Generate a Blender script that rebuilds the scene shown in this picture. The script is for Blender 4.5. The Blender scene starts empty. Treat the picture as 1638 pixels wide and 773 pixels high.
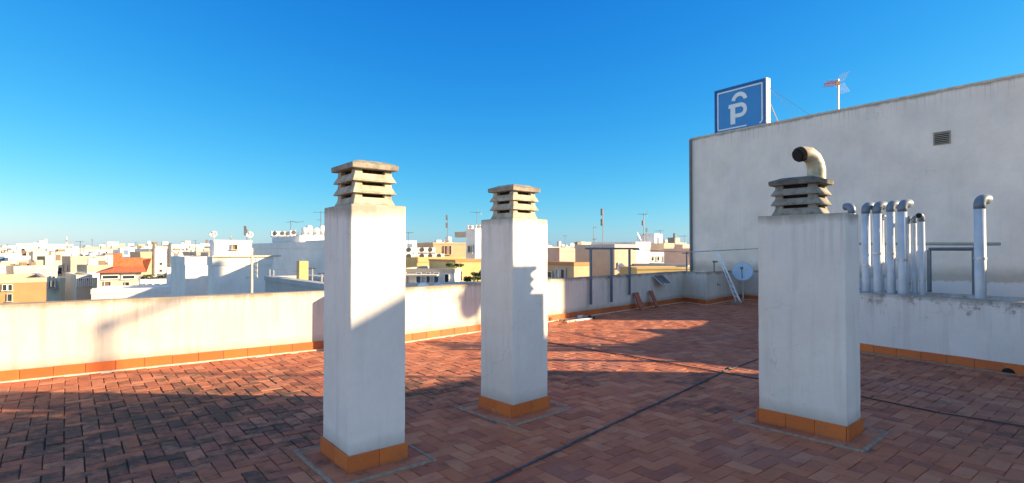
import bpy, bmesh, math, random
from mathutils import Vector, Matrix
random.seed(11)
R = math.radians
sc = bpy.context.scene
COL = sc.collection
F, CX, HY, EYE = 880.0, 819.0, 400.0, 1.65
SUN_AZ, SUN_EL = R(-3.5), R(18.2)

# ------------------------------------------------------------------ helpers
def zt(y, D): return EYE + (HY - y) / F * D
def pt(px, D): return Vector(((px - CX) / F * D, D))
def solve(P, d, px):
    r = (px - CX) / F
    den = d.x - r * d.y
    return (r * P.y - P.x) / den if abs(den) > 1e-6 else 10.0

class MB:
    def __init__(s): s.v = []; s.f = []
    def add(s, vs, fs):
        n = len(s.v); s.v += [tuple(v) for v in vs]; s.f += [tuple(i + n for i in f) for f in fs]; return s
    def prism(s, poly, z0, z1, taper=None):
        n = len(poly); top = taper or poly
        vs = [(p[0], p[1], z0) for p in poly] + [(p[0], p[1], z1) for p in top]
        area = sum(poly[i][0]*poly[(i+1) % n][1] - poly[(i+1) % n][0]*poly[i][1] for i in range(n))
        fs = [tuple(range(n))[::-1], tuple(range(n, 2*n))] + [(i, (i+1) % n, n+(i+1) % n, n+i) for i in range(n)]
        if area < 0: fs = [f[::-1] for f in fs]
        return s.add(vs, fs)
    def rect(s, o, a, b, u0, u1, v0, v1, z0, z1):
        """box in the frame o + a*u + b*v"""
        P = [(o[0]+a[0]*u+b[0]*v, o[1]+a[1]*u+b[1]*v) for u, v in ((u0, v0), (u1, v0), (u1, v1), (u0, v1))]
        return s.prism(P, z0, z1)
    def box(s, c, sx, sy, sz, rz=0.0):
        a = (math.cos(rz), math.sin(rz)); b = (-a[1], a[0])
        return s.rect(c, a, b, -sx/2, sx/2, -sy/2, sy/2, c[2]-sz/2, c[2]+sz/2)
    def frustum(s, c, hx0, hy0, hx1, hy1, z0, z1, rz=0.0):
        a = (math.cos(rz), math.sin(rz))
        def q(hx, hy): return [(c[0]+a[0]*x-a[1]*y, c[1]+a[1]*x+a[0]*y) for x, y in ((-hx, -hy), (hx, -hy), (hx, hy), (-hx, hy))]
        return s.prism(q(hx0, hy0), z0, z1, q(hx1, hy1))
    def tube(s, path, r, n=10, caps=True):
        path = [Vector(p) for p in path]; rs = r if isinstance(r, (list, tuple)) else [r]*len(path)
        base = len(s.v); vs = []; fs = []; up = None
        for i, p in enumerate(path):
            d = (path[min(i+1, len(path)-1)] - path[max(i-1, 0)]).normalized()
            if up is None: up = Vector((0, 0, 1)) if abs(d.z) < .9 else Vector((1, 0, 0))
            x = up.cross(d).normalized(); y = d.cross(x); up = y if abs(y.dot(d)) < .9 else up
            for k in range(n):
                t = 2*math.pi*k/n; vs.append(p + x*math.cos(t)*rs[i] + y*math.sin(t)*rs[i])
        for i in range(len(path)-1):
            for k in range(n):
                a = i*n+k; b = i*n+(k+1) % n; fs.append((a, b, b+n, a+n))
        if caps: fs += [tuple(range(n))[::-1], tuple(range((len(path)-1)*n, len(path)*n))]
        return s.add(vs, fs)
    def rod(s, a, b, r, n=6): return s.tube([a, b], r, n)
    def build(s, name, mat, parent=None, smooth=False, bevel=0.0, origin=None):
        me = bpy.data.meshes.new(name)
        o = bpy.data.objects.new(name, me)
        off = Vector((0, 0, 0))
        if parent is not None: off = parent_world(parent)
        elif origin is not None: off = Vector(origin); o.location = off
        me.from_pydata([tuple(Vector(v) - off) for v in s.v], [], s.f); me.update()
        if mat: me.materials.append(mat)
        if smooth:
            for p in me.polygons: p.use_smooth = len(p.vertices) == 4
        COL.objects.link(o)
        if parent is not None: o.parent = parent
        if bevel:
            m = o.modifiers.new('bevel', 'BEVEL'); m.width = bevel; m.segments = 2; m.limit_method = 'ANGLE'; m.angle_limit = R(40)
        return o

def parent_world(p):
    v = Vector(p.location); q = p.parent
    while q is not None: v = v + q.location; q = q.parent
    return v
def tag(o, label, cat, group=None):
    o['label'] = label; o['category'] = cat
    if group: o['group'] = group
    return o
def thing(name, label, cat, loc=(0, 0, 0), group=None):
    o = bpy.data.objects.new(name, None); COL.objects.link(o); o.location = loc; o.empty_display_size = .2
    return tag(o, label, cat, group)
def struct(o): o['kind'] = 'structure'; return o
def copy_tree(o, parent=None):
    c = o.copy(); COL.objects.link(c); c.parent = parent
    for ch in list(o.children): copy_tree(ch, c)
    return c

# ------------------------------------------------------------------ materials
def newmat(name):
    m = bpy.data.materials.new(name); m.use_nodes = True; nt = m.node_tree
    return m, nt, nt.nodes['Principled BSDF']
def N(nt, t, **k):
    n = nt.nodes.new(t)
    for a, b in k.items(): setattr(n, a, b)
    return n
def simple(name, c, rough=.6, metal=0.0, noise=.12, scale=6.0, bump=0.0, spec=None):
    m, nt, b = newmat(name)
    b.inputs['Roughness'].default_value = rough; b.inputs['Metallic'].default_value = metal
    if spec is not None: b.inputs['Specular IOR Level'].default_value = spec
    g = N(nt, 'ShaderNodeNewGeometry'); no = N(nt, 'ShaderNodeTexNoise'); no.inputs['Scale'].default_value = scale; no.inputs['Detail'].default_value = 5
    nt.links.new(g.outputs['Position'], no.inputs['Vector'])
    r = N(nt, 'ShaderNodeValToRGB')
    r.color_ramp.elements[0].position = .3; r.color_ramp.elements[1].position = .7
    r.color_ramp.elements[0].color = (*[x*(1-noise) for x in c], 1); r.color_ramp.elements[1].color = (*[min(1, x*(1+noise)) for x in c], 1)
    nt.links.new(no.outputs['Fac'], r.inputs['Fac']); nt.links.new(r.outputs['Color'], b.inputs['Base Color'])
    if bump:
        bp = N(nt, 'ShaderNodeBump'); bp.inputs['Strength'].default_value = bump; bp.inputs['Distance'].default_value = .01
        nt.links.new(no.outputs['Fac'], bp.inputs['Height']); nt.links.new(bp.outputs['Normal'], b.inputs['Normal'])
    return m
def mixc(nt, fac, a, b):
    x = N(nt, 'ShaderNodeMix', data_type='RGBA')
    if isinstance(fac, (int, float)): x.inputs[0].default_value = fac
    else: nt.links.new(fac, x.inputs[0])
    for i, v in ((6, a), (7, b)):
        if isinstance(v, tuple): x.inputs[i].default_value = (*v, 1)
        else: nt.links.new(v, x.inputs[i])
    return x.outputs[2]
def ramp(nt, fac, p0, p1, v0=0.0, v1=1.0):
    r = N(nt, 'ShaderNodeMapRange'); r.clamp = True
    nt.links.new(fac, r.inputs[0])
    for i, v in zip((1, 2, 3, 4), (p0, p1, v0, v1)): r.inputs[i].default_value = v
    return r.outputs[0]
def math_(nt, op, a, b):
    m = N(nt, 'ShaderNodeMath', operation=op)
    for i, v in enumerate((a, b)):
        if isinstance(v, (int, float)): m.inputs[i].default_value = v
        else: nt.links.new(v, m.inputs[i])
    return m.outputs[0]
def noise(nt, vec, scale, detail=5, rough=.55, stretch=None):
    if stretch:
        mp = N(nt, 'ShaderNodeMapping'); mp.inputs['Scale'].default_value = stretch; nt.links.new(vec, mp.inputs['Vector']); vec = mp.outputs[0]
    n = N(nt, 'ShaderNodeTexNoise'); n.inputs['Scale'].default_value = scale; n.inputs['Detail'].default_value = detail; n.inputs['Roughness'].default_value = rough
    nt.links.new(vec, n.inputs['Vector']); return n.outputs['Fac']

def plaster(name, c, dirt=(.30, .27, .22), amount=.35, rim_z=None, peel=False, base_z=None, cracks=False):
    """painted render: broad tone changes, rain streaks, trowel bump; rim_z = height of a weathered top edge"""
    m, nt, b = newmat(name)
    g = N(nt, 'ShaderNodeNewGeometry'); P = g.outputs['Position']
    big = noise(nt, P, 1.1, 6, .6); fine = noise(nt, P, 22, 6, .6); streak = noise(nt, P, 1.0, 6, .65, (7, 7, .6))
    c2 = tuple(x*.84 for x in c)
    col = mixc(nt, ramp(nt, big, .35, .7), c, c2)
    sf = math_(nt, 'MULTIPLY', ramp(nt, streak, .52, .78), amount)
    col = mixc(nt, sf, col, dirt)
    col = mixc(nt, math_(nt, 'MULTIPLY', ramp(nt, fine, .55, .8), .22), col, tuple(x*.6 for x in c))
    sep = N(nt, 'ShaderNodeSeparateXYZ'); nt.links.new(P, sep.inputs[0])
    if rim_z is not None:
        zz = math_(nt, 'ADD', sep.outputs[2], math_(nt, 'MULTIPLY', noise(nt, P, 3.0, 6, .7, (1, 1, .4)), .22))
        f = ramp(nt, zz, rim_z-.09+.11, rim_z+.10, 0, .88)
        col = mixc(nt, f, col, dirt)
    if base_z is not None:
        zz = math_(nt, 'ADD', sep.outputs[2], math_(nt, 'MULTIPLY', noise(nt, P, 4.0, 5, .6), .10))
        f = ramp(nt, zz, base_z+.05, base_z+.17, .45, 0)
        col = mixc(nt, f, col, tuple(x*.75 for x in dirt))
    if cracks:
        vn = N(nt, 'ShaderNodeTexVoronoi', feature='DISTANCE_TO_EDGE'); vn.inputs['Scale'].default_value = 1.15
        wv = N(nt, 'ShaderNodeTexNoise'); wv.inputs['Scale'].default_value = 3.0; wv.inputs['Detail'].default_value = 8; nt.links.new(P, wv.inputs['Vector'])
        ad = N(nt, 'ShaderNodeVectorMath', operation='MULTIPLY_ADD'); nt.links.new(wv.outputs['Color'], ad.inputs[0]); ad.inputs[1].default_value = (.5, .5, .5); nt.links.new(P, ad.inputs[2])
        nt.links.new(ad.outputs[0], vn.inputs['Vector'])
        cf = math_(nt, 'MULTIPLY', ramp(nt, vn.outputs['Distance'], .0015, .006, 1, 0), ramp(nt, noise(nt, P, .9, 3), .53, .65, 0, .28))
        col = mixc(nt, cf, col, tuple(x*.35 for x in c))
        patch = noise(nt, P, 1.7, 2, .4)
        col = mixc(nt, ramp(nt, patch, .60, .612, 0, .16), col, (.62, .60, .58))
        if rim_z is not None:
            dr = noise(nt, P, 1.0, 5, .7, (16, 16, .35))
            df = math_(nt, 'MULTIPLY', ramp(nt, dr, .50, .70, 0, .55), ramp(nt, sep.outputs[2], rim_z-.55, rim_z, 0, 1))
            col = mixc(nt, df, col, dirt)
    if peel:
        pn = noise(nt, P, 5.5, 8, .72, (1, 1, 1.3))
        zb = ramp(nt, sep.outputs[2], .45, .92, -.13, .06)
        zt_ = ramp(nt, sep.outputs[2], .88, .96, 0, -.03)
        f = ramp(nt, math_(nt, 'ADD', math_(nt, 'ADD', pn, zb), zt_), .575, .66, 0, .62)
        col = mixc(nt, f, col, (.16, .13, .11))
    nt.links.new(col, b.inputs['Base Color']); b.inputs['Roughness'].default_value = .88; b.inputs['Specular IOR Level'].default_value = .2
    bp = N(nt, 'ShaderNodeBump'); bp.inputs['Strength'].default_value = .35; bp.inputs['Distance'].default_value = .012
    h = math_(nt, 'ADD', math_(nt, 'MULTIPLY', fine, .35), noise(nt, P, 5, 4))
    nt.links.new(h, bp.inputs['Height']); nt.links.new(bp.outputs['Normal'], b.inputs['Normal'])
    return m

def gable():
    m = plaster('gable render', (.84, .73, .65), amount=.12, cracks=True, rim_z=5.88, dirt=(.33, .29, .25)); nt = m.node_tree; b = nt.nodes['Principled BSDF']
    old = b.inputs['Base Color'].links[0].from_socket
    g = N(nt, 'ShaderNodeNewGeometry'); sep = N(nt, 'ShaderNodeSeparateXYZ'); nt.links.new(g.outputs['Position'], sep.inputs[0])
    z = math_(nt, 'ADD', sep.outputs[2], math_(nt, 'MULTIPLY', math_(nt, 'SUBTRACT', noise(nt, g.outputs['Position'], 2.5, 7, .7), .5), .35))
    f = math_(nt, 'MULTIPLY', ramp(nt, z, .80, .86), ramp(nt, z, 1.0, 1.3, 1, 0))
    col = mixc(nt, math_(nt, 'MULTIPLY', f, .6), old, (.30, .25, .21))
    col = mixc(nt, ramp(nt, z, .80, .84, .6, 0), col, (.62, .62, .64))
    nt.links.new(col, b.inputs['Base Color']); return m

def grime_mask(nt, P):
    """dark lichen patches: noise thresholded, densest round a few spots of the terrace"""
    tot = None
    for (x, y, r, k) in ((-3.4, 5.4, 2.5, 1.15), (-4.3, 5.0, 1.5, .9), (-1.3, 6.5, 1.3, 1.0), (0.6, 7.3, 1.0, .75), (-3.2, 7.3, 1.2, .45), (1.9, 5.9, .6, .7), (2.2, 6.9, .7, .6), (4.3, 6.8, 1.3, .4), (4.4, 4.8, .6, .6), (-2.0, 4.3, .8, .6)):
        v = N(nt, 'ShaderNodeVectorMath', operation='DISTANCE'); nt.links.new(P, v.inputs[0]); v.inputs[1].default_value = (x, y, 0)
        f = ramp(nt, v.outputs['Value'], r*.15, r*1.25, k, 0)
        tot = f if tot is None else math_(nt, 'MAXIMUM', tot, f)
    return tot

def tile_mat():
    m, nt, b = newmat('terracotta paver')
    g = N(nt, 'ShaderNodeNewGeometry'); P = g.outputs['Position']; rnd = g.outputs['Random Per Island']
    rp = N(nt, 'ShaderNodeValToRGB'); nt.links.new(rnd, rp.inputs['Fac'])
    cr = rp.color_ramp; cr.elements[0].color = (.30, .094, .058, 1); cr.elements[1].color = (.48, .18, .100, 1)
    for p, c in ((.25, (.37, .120, .066)), (.5, (.45, .160, .085)), (.72, (.40, .125, .060)), (.88, (.48, .20, .11))):
        e = cr.elements.new(p); e.color = (*c, 1)
    fine = noise(nt, P, 28, 6, .65); mid = noise(nt, P, 4.5, 6, .65); big = noise(nt, P, .7, 4)
    col = mixc(nt, ramp(nt, fine, .4, .75, 0, .4), rp.outputs['Color'], (.42, .17, .12))
    col = mixc(nt, ramp(nt, mid, .5, .75, 0, .6), col, (.17, .075, .062))
    col = mixc(nt, ramp(nt, big, .55, .72, 0, .40), col, (.30, .19, .17))
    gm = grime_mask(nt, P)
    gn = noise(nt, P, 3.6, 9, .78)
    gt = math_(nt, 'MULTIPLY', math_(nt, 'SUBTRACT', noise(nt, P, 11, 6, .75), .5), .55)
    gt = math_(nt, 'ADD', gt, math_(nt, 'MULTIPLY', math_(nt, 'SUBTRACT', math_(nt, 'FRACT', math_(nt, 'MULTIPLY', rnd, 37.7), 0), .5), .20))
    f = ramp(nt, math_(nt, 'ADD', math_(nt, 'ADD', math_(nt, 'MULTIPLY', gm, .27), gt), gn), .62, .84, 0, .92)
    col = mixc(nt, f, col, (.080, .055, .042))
    # chalky wear in the middle of the tile
    lime = noise(nt, P, 9, 7, .7)
    col = mixc(nt, ramp(nt, lime, .60, .80, 0, .30), col, (.42, .30, .26))
    nt.links.new(col, b.inputs['Base Color'])
    nt.links.new(ramp(nt, mid, .3, .7, .65, .9), b.inputs['Roughness']); b.inputs['Specular IOR Level'].default_value = .18
    bp = N(nt, 'ShaderNodeBump'); bp.inputs['Strength'].default_value = .5; bp.inputs['Distance'].default_value = .006
    nt.links.new(math_(nt, 'ADD', fine, mid), bp.inputs['Height']); nt.links.new(bp.outputs['Normal'], b.inputs['Normal'])
    return m
def grout_mat():
    m, nt, b = newmat('paver joint')
    g = N(nt, 'ShaderNodeNewGeometry'); P = g.outputs['Position']
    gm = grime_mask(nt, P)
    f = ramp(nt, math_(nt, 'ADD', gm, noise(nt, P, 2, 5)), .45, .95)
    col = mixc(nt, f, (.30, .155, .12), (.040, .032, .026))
    nt.links.new(col, b.inputs['Base Color']); b.inputs['Roughness'].default_value = .95
    return m

M = {}
M['col'] = plaster('column render', (.72, .685, .65), amount=.34, cracks=True, rim_z=1.975, base_z=.13)
M['parapet'] = plaster('parapet render', (.66, .61, .54), amount=.40, cracks=True, base_z=.15, rim_z=.97, dirt=(.26, .20, .14))
M['parapet_r'] = plaster('peeling parapet render', (.70, .68, .67), amount=.35, cracks=True, rim_z=.97, peel=True, dirt=(.28, .25, .22))
M['bigwall'] = gable()
M['tile'] = tile_mat(); M['grout'] = grout_mat()
M['concrete'] = simple('cap concrete', (.40, .35, .27), .9, noise=.35, scale=14, bump=.8)
M['concrete_shaded'] = simple('shaded cap concrete', (.235, .22, .19), .9, noise=.35, scale=14, bump=.8)  # darkened colour stands in for shade on the wide chimney's cap
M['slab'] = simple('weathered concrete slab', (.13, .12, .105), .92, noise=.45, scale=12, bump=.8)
M['kerb'] = simple('mortar edging', (.27, .20, .155), .9, noise=.25, scale=20, bump=.5)
M['orange'] = simple('orange skirting tile', (.44, .125, .030), .42, noise=.22, scale=7, bump=.1)
def orange():
    m, nt, b = newmat('orange skirting'); g = N(nt, 'ShaderNodeNewGeometry'); P = g.outputs['Position']; rnd = g.outputs['Random Per Island']
    col = mixc(nt, rnd, (.46, .105, .022), (.56, .150, .030))
    col = mixc(nt, ramp(nt, noise(nt, P, 9, 7, .7), .5, .75, 0, .6), col, (.22, .085, .045))
    sep = N(nt, 'ShaderNodeSeparateXYZ'); nt.links.new(P, sep.inputs[0])
    zz = math_(nt, 'ADD', sep.outputs[2], math_(nt, 'MULTIPLY', noise(nt, P, 6, 6, .7), .09))
    col = mixc(nt, ramp(nt, zz, .05, .085, .5, 0), col, (.16, .085, .055))
    col = mixc(nt, ramp(nt, noise(nt, P, 14, 6, .75), .64, .74, 0, .5), col, (.55, .42, .34))
    nt.links.new(col, b.inputs['Base Color']); b.inputs['Roughness'].default_value = .5
    return m
M['orange'] = orange()
M['flash'] = simple('pale mortar fillet', (.62, .50, .40), .9, noise=.2, scale=12, bump=.3)
M['dark'] = simple('unlit hollow black', (.012, .011, .010), .95)  # black put in for the shade inside holes, gaps and pipe mouths
M['pvc'] = simple('white pvc', (.50, .54, .60), .38, noise=.12, scale=5)
M['pvcdark'] = simple('grey pvc bend', (.15, .19, .24), .4, noise=.1)
M['flex'] = simple('yellowed flue pipe', (.42, .37, .26), .5, noise=.3, scale=16, bump=.4)
M['steel'] = simple('painted steel', (.10, .14, .19), .45, .3)
M['galv'] = simple('galvanised steel', (.50, .51, .52), .45, .6, noise=.2, scale=9)
M['mast'] = simple('antenna aluminium', (.45, .45, .45), .4, .5)
M['thin'] = simple('weathered antenna metal', (.16, .16, .17), .5, .4)
M['rust'] = simple('reddish antenna element', (.42, .14, .12), .5)
M['rubber'] = simple('black cable sheath', (.035, .04, .05), .6, noise=.3, scale=12)
M['jointgrey'] = simple('grey joint strip', (.05, .055, .065), .75, noise=.35, scale=14)
M['blue'] = simple('sign blue', (.008, .20, .50), .35, noise=.05, scale=2)
M['bluedark'] = simple('sign rim blue', (.006, .085, .30), .4, noise=.05)
M['white'] = simple('white paint', (.78, .78, .78), .5, noise=.04)
M['dish'] = simple('satellite dish paint', (.42, .52, .62), .45, noise=.08)
M['dishw'] = simple('white satellite dish', (.72, .72, .70), .45, noise=.06)
M['panel'] = simple('solar cell glass', (.015, .025, .06), .12, noise=.2, scale=30)
M['glass'] = simple('window glass', (.03, .045, .06), .08, noise=.3, scale=1)
M['bluedoor'] = simple('blue shutter', (.06, .13, .24), .5)
M['shutter'] = simple('brown shutter', (.16, .11, .08), .6)
M['frame'] = simple('window frame', (.5, .5, .48), .5)
M['roofred'] = simple('clay roof tile', (.46, .13, .05), .75, noise=.25, scale=5, bump=.5)
M['clay'] = simple('clay slab', (.32, .085, .05), .7, noise=.25, scale=9, bump=.3)
M['street'] = simple('asphalt', (.06, .06, .06), .9)
M['roofgrey'] = simple('roof membrane', (.24, .20, .17), .9, noise=.3, scale=.6)
M['leaf'] = simple('leaves', (.075, .12, .025), .6, noise=.45, scale=3)
M['leafd'] = simple('dark leaves', (.03, .055, .02), .6, noise=.45, scale=1)
M['bark'] = simple('bark', (.12, .09, .06), .9)
M['tarp'] = simple('blue tarpaulin', (.02, .12, .5), .5)
M['vent'] = simple('vent louvre', (.30, .25, .20), .6)
M['awning'] = simple('awning cloth', (.62, .58, .50), .8)
M['tank'] = simple('white water tank', (.68, .68, .66), .5)
M['acgrill'] = simple('fan grille', (.05, .05, .055), .5)
M['curb_y'] = simple('coping', (.55, .44, .34), .85, noise=.2)
PAL = {}
for n, c in dict(white=(.76, .73, .70), cream=(.62, .54, .42), yellow=(.58, .43, .20), ochre=(.46, .235, .11), beige=(.50, .39, .30), pink=(.56, .41, .34),
                 grey=(.42, .42, .43), peach=(.56, .39, .25), pale=(.66, .67, .68), green=(.40, .43, .38)).items():
    PAL[n] = plaster('town render ' + n, c, amount=.25)

# ------------------------------------------------------------------ the terrace floor
P_L0 = Vector((-12.1, 2.80)); P_L1 = Vector((-3.0, 9.235)); P_R0 = Vector((-2.72, 9.0))
P_F = Vector((5.49, 17.5)); P_G = Vector((5.82, 16.5)); P_H = Vector((7.66, 18.6)); P_I = Vector((8.2, 17.75))
P_J = Vector((5.23, 9.55)); P_I2 = Vector((9.3, 16.0)); P_I3 = Vector((6.65, 11.1)); P_K = Vector((7.6, 5.75))
FLOOR = [P_L0, P_L1, P_R0, P_F, P_G, P_H, P_I, P_I2, P_I3, P_J, P_K, Vector((9.6, 2.4)), Vector((9.6, -5)), Vector((-12.1, -5))]
def inside(x, y, poly):
    c = False; n = len(poly); j = n-1
    for i in range(n):
        a, b = poly[i], poly[j]
        if (a.y > y) != (b.y > y) and x < (b.x-a.x)*(y-a.y)/(b.y-a.y)+a.x: c = not c
        j = i
    return c
mb = MB(); mb.prism([tuple(p) for p in FLOOR], -.35, -.012)
struct(mb.build('roof_deck', M['grout']))
columns = []   # filled below: (near, a, b, wa, wb)
COLS = [
    dict(near=(-1.194, 4.073), rot=39, wa=.455, wb=.55, h=1.995, cap=(.365, .41)),
    dict(near=(.006, 5.40), rot=43, wa=.50, wb=.49, h=1.965, cap=(.37, .37)),
    dict(near=(2.877, 4.75), rot=42, wa=.38, wb=.755, h=1.975, cap=(.34, .43)),
]
for c in COLS:
    r = R(c['rot']); c['a'] = Vector((math.cos(r), math.sin(r))); c['b'] = Vector((-c['a'].y, c['a'].x)); c['n'] = Vector(c['near'])
    c['c'] = c['n'] + c['a']*c['wa']/2 + c['b']*c['wb']/2
CLOUD = bpy.data.textures.new('uneven render', 'CLOUDS'); CLOUD.noise_scale = .22; CLOUD.noise_depth = 3
def near_col(p):
    for c in COLS:
        d = p - c['c']; u = abs(d.dot(c['a'])); v = abs(d.dot(c['b']))
        if u < c['wa']/2+.10 and v < c['wb']/2+.10: return True
    return False
# herringbone pavers, each one really laid with a bevelled edge and a small random tilt
mb = MB(); ang = R(39); ca, sa = math.cos(ang), math.sin(ang)
s = .127; L = .254; rng = random.Random(5)
def paver(x0, y0, w, h):
    cx, cy = x0+w/2, y0+h/2
    X, Y = cx*ca-cy*sa, cx*sa+cy*ca
    if Y < -1.5 or not inside(X, Y, FLOOR) or near_col(Vector((X, Y))): return
    if Y < 2 and abs(X) > 7: return
    gm = max([max(0, 1-math.hypot(X-a, Y-b)/r) for a, b, r in ((-3.4, 5.4, 2.8), (-1.3, 6.5, 1.6), (.6, 7.3, 1.2), (4.3, 6.8, 1.4))])
    g = rng.uniform(.0012, .0032) + min(.0035, gm*.007)*rng.uniform(.2, 1.5); bv = .005
    tz = rng.gauss(0, .0022); tx, ty = rng.gauss(0, .012), rng.gauss(0, .012); rr = rng.gauss(0, .008)
    zs = tz; cr, sr = math.cos(rr), math.sin(rr)
    def q(i, inset, z):
        sx = (-1, 1, 1, -1)[i]*(w/2-g-inset); sy = (-1, -1, 1, 1)[i]*(h/2-g-inset)
        px, py = cx+sx*cr-sy*sr, cy+sx*sr+sy*cr
        return (px*ca-py*sa, px*sa+py*ca, z + tx*sx + ty*sy)
    vs = [q(i, 0, -.03) for i in range(4)] + [q(i, 0, zs-.004) for i in range(4)] + [q(i, bv, zs) for i in range(4)]
    fs = []
    for i in range(4):
        j = (i+1) % 4; fs += [(i, j, 4+j, 4+i), (4+i, 4+j, 8+j, 8+i)]
    fs.append((8, 9, 10, 11)); mb.add(vs, fs)
NN = 130
for i in range(-NN, NN):
    for k in range(-60, 60):
        # herringbone unit: one along, one across, diagonal steps
        x = (i + 4*k)*s; y = i*s
        paver(x, y, L, s)
        paver(x + 2*s, y - s, s, L) if True else None
pv = mb.build('terracotta_paving', M['tile']); struct(pv)

# ------------------------------------------------------------------ parapets
def offset_poly(pts, d):
    out = []
    for i, p in enumerate(pts):
        ns = []
        if i > 0: e = (p-pts[i-1]).normalized(); ns.append(Vector((-e.y, e.x)))
        if i < len(pts)-1: e = (pts[i+1]-p).normalized(); ns.append(Vector((-e.y, e.x)))
        if len(ns) == 1: out.append(p + ns[0]*d)
        else:
            m = (ns[0]+ns[1]).normalized(); k = max(.35, m.dot(ns[0])); out.append(p + m*d/k)
    return out
def ribbon(mb, pts, d0, d1, z0, z1):
    A = offset_poly(pts, d0); B = offset_poly(pts, d1); n = len(pts)
    vs = []
    for a, b in zip(A, B):
        h1, h2 = (rng.uniform(-.005, .005), rng.uniform(-.005, .005)) if z1 > .5 else (0, 0)
        vs += [(a.x, a.y, z0), (b.x, b.y, z0), (b.x, b.y, z1+h1), (a.x, a.y, z1+h2)]
    fs = []
    for i in range(n-1):
        o = 4*i
        for k in range(4): fs.append((o+k, o+4+k, o+4+(k+1) % 4, o+(k+1) % 4))
    fs += [(0, 1, 2, 3), (4*n-1, 4*n-2, 4*n-3, 4*n-4)]
    return mb.add(vs, fs)
def skirting(mb, pts, h=.145, th=.014, tl=.33):
    for i in range(len(pts)-1):
        p, q = pts[i], pts[i+1]; e = (q-p); ln = e.length; e.normalize(); nrm = Vector((e.y, -e.x))
        n = max(1, round(ln/tl)); w = ln/n
        for k in range(n):
            hh = h + rng.uniform(-.003, .003)
            mb.rect(p + nrm*rng.uniform(0, .002), e, nrm, k*w+.003, (k+1)*w-.003, .002, th, -.01, hh)
# finer subdivision so the walls are not perfectly straight
def sub(pts, step=1.2, j=.006):
    out = [pts[0]]
    for a, b in zip(pts, pts[1:]):
        n = max(1, int((b-a).length/step))
        for k in range(1, n+1):
            p = a.lerp(b, k/n)
            if k < n: p = p + Vector((rng.uniform(-j, j), rng.uniform(-j, j)))
            out.append(p)
    return out
def parapet(pts, label, mat, zt_=.97, flash=True):
    t = thing('parapet_wall', label, 'parapet', (pts[0].x, pts[0].y, 0))
    m = MB(); ribbon(m, sub(pts, .55, .004), 0, .22, -.3, zt_); m.build('wall', mat, t, bevel=.012)
    m = MB(); skirting(m, pts); m.build('tile_skirting', M['orange'], t, bevel=.003)
    m = MB(); ribbon(m, pts, -.045, -.012, -.01, .018); m.build('mortar_fillet', M['flash'], t)
    return t
parapet([P_L0, P_L1, P_R0, P_F, P_G, P_H, P_I, P_I2, P_I3, P_J + Vector((-.02, .03))], 'long low cream terrace wall with orange tile skirting running behind the chimneys', M['parapet'])
# right parapet, outward side is to the right
rp = thing('parapet_wall', 'low peeling white wall with drain hole in its orange skirting in front of white pipes', 'parapet', (P_J.x, P_J.y, 0))
RP = [P_J, P_K]
m = MB(); ribbon(m, sub(RP, .5, .003), 0, .22, -.3, .965); m.build('wall', M['parapet_r'], rp, bevel=.012)
m = MB(); skirting(m, RP); m.build('tile_skirting', M['orange'], rp, bevel=.003)
m = MB(); ribbon(m, RP, -.045, -.012, -.01, .018); m.build('mortar_fillet', M['kerb'], rp)
e = (P_K-P_J).normalized(); nr = Vector((e.y, -e.x)); w = solve(P_J, e, 1611); hp = P_J + e*w
m = MB(); fan = [(0, 0)] + []
vs = []; seg = 14
for k in range(seg+1):
    t = math.pi*k/seg; vs.append((hp.x+e.x*math.cos(t)*.075+nr.x*.017, hp.y+e.y*math.cos(t)*.075+nr.y*.017, .004+math.sin(t)*.075))
vs2 = [(v[0]-nr.x*.01, v[1]-nr.y*.01, v[2]) for v in vs]
m.add(vs+vs2, [tuple(range(seg+1)), tuple(range(2*seg+1, seg, -1))] + [(i, i+1, seg+2+i, seg+1+i) for i in range(seg)])
m.build('drain_hole', M['dark'], rp)

# ------------------------------------------------------------------ chimneys
def cap(parent, c, hx, hy, z, rot, h=.36):
    r = R(rot); cz = (c.x, c.y, 0)
    m = MB(); m.frustum(cz, hx*.62, hy*.62, hx*.62, hy*.62, z-.01, z+h-.06, r); m.build('flue_core', M['dark'], parent)
    tier = (h-.082)/3; g = random.Random(rot)
    a = Vector((math.cos(r), math.sin(r))); b = Vector((-a.y, a.x))
    for k in range(3):
        z0 = z + k*tier; m = MB()
        bx_, by_ = hx*(1.0 if k else .97), hy*(1.0 if k else .97); tz = tier*.70
        jr = r + g.uniform(-.012, .012)
        m.frustum(cz, bx_, by_, bx_-.004, by_-.004, z0+.001, z0+.012, jr)
        m.frustum(cz, bx_-.004, by_-.004, hx*.83, hy*.83, z0+.012, z0+tz, jr)
        wx = .30*hx; wy = .30*hy
        for sx in (-1, 1):
            for sy in (-1, 1):
                cc = c + a*sx*(hx*.825-wx/2) + b*sy*(hy*.825-wy/2)
                m.frustum((cc.x, cc.y, 0), wx/2+.006, wy/2+.006, wx/2, wy/2, z0+tz-.012, z0+tier+.004, jr)
        m.build('louvre_ring', M['concrete'] if rot != 42 else M['concrete_shaded'], parent, bevel=.004)
    m = MB(); zz = z+3*tier
    m.frustum(cz, hx*1.05, hy*1.05, hx*1.07, hy*1.07, zz+.004, zz+.044, r)
    m.frustum(cz, hx*1.07, hy*1.07, hx*.62, hy*.62, zz+.044, zz+.078, r)
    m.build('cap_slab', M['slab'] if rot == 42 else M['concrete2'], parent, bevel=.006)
M['concrete2'] = simple('cap slab concrete', (.25, .225, .185), .92, noise=.4, scale=12, bump=.8)
labels = ['tall white rendered chimney nearest the camera on the left, half in shadow',
          'middle white chimney with the shadow of a cowl on its right face',
          'wide white chimney on the right with a bent flue pipe on its cap']
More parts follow.
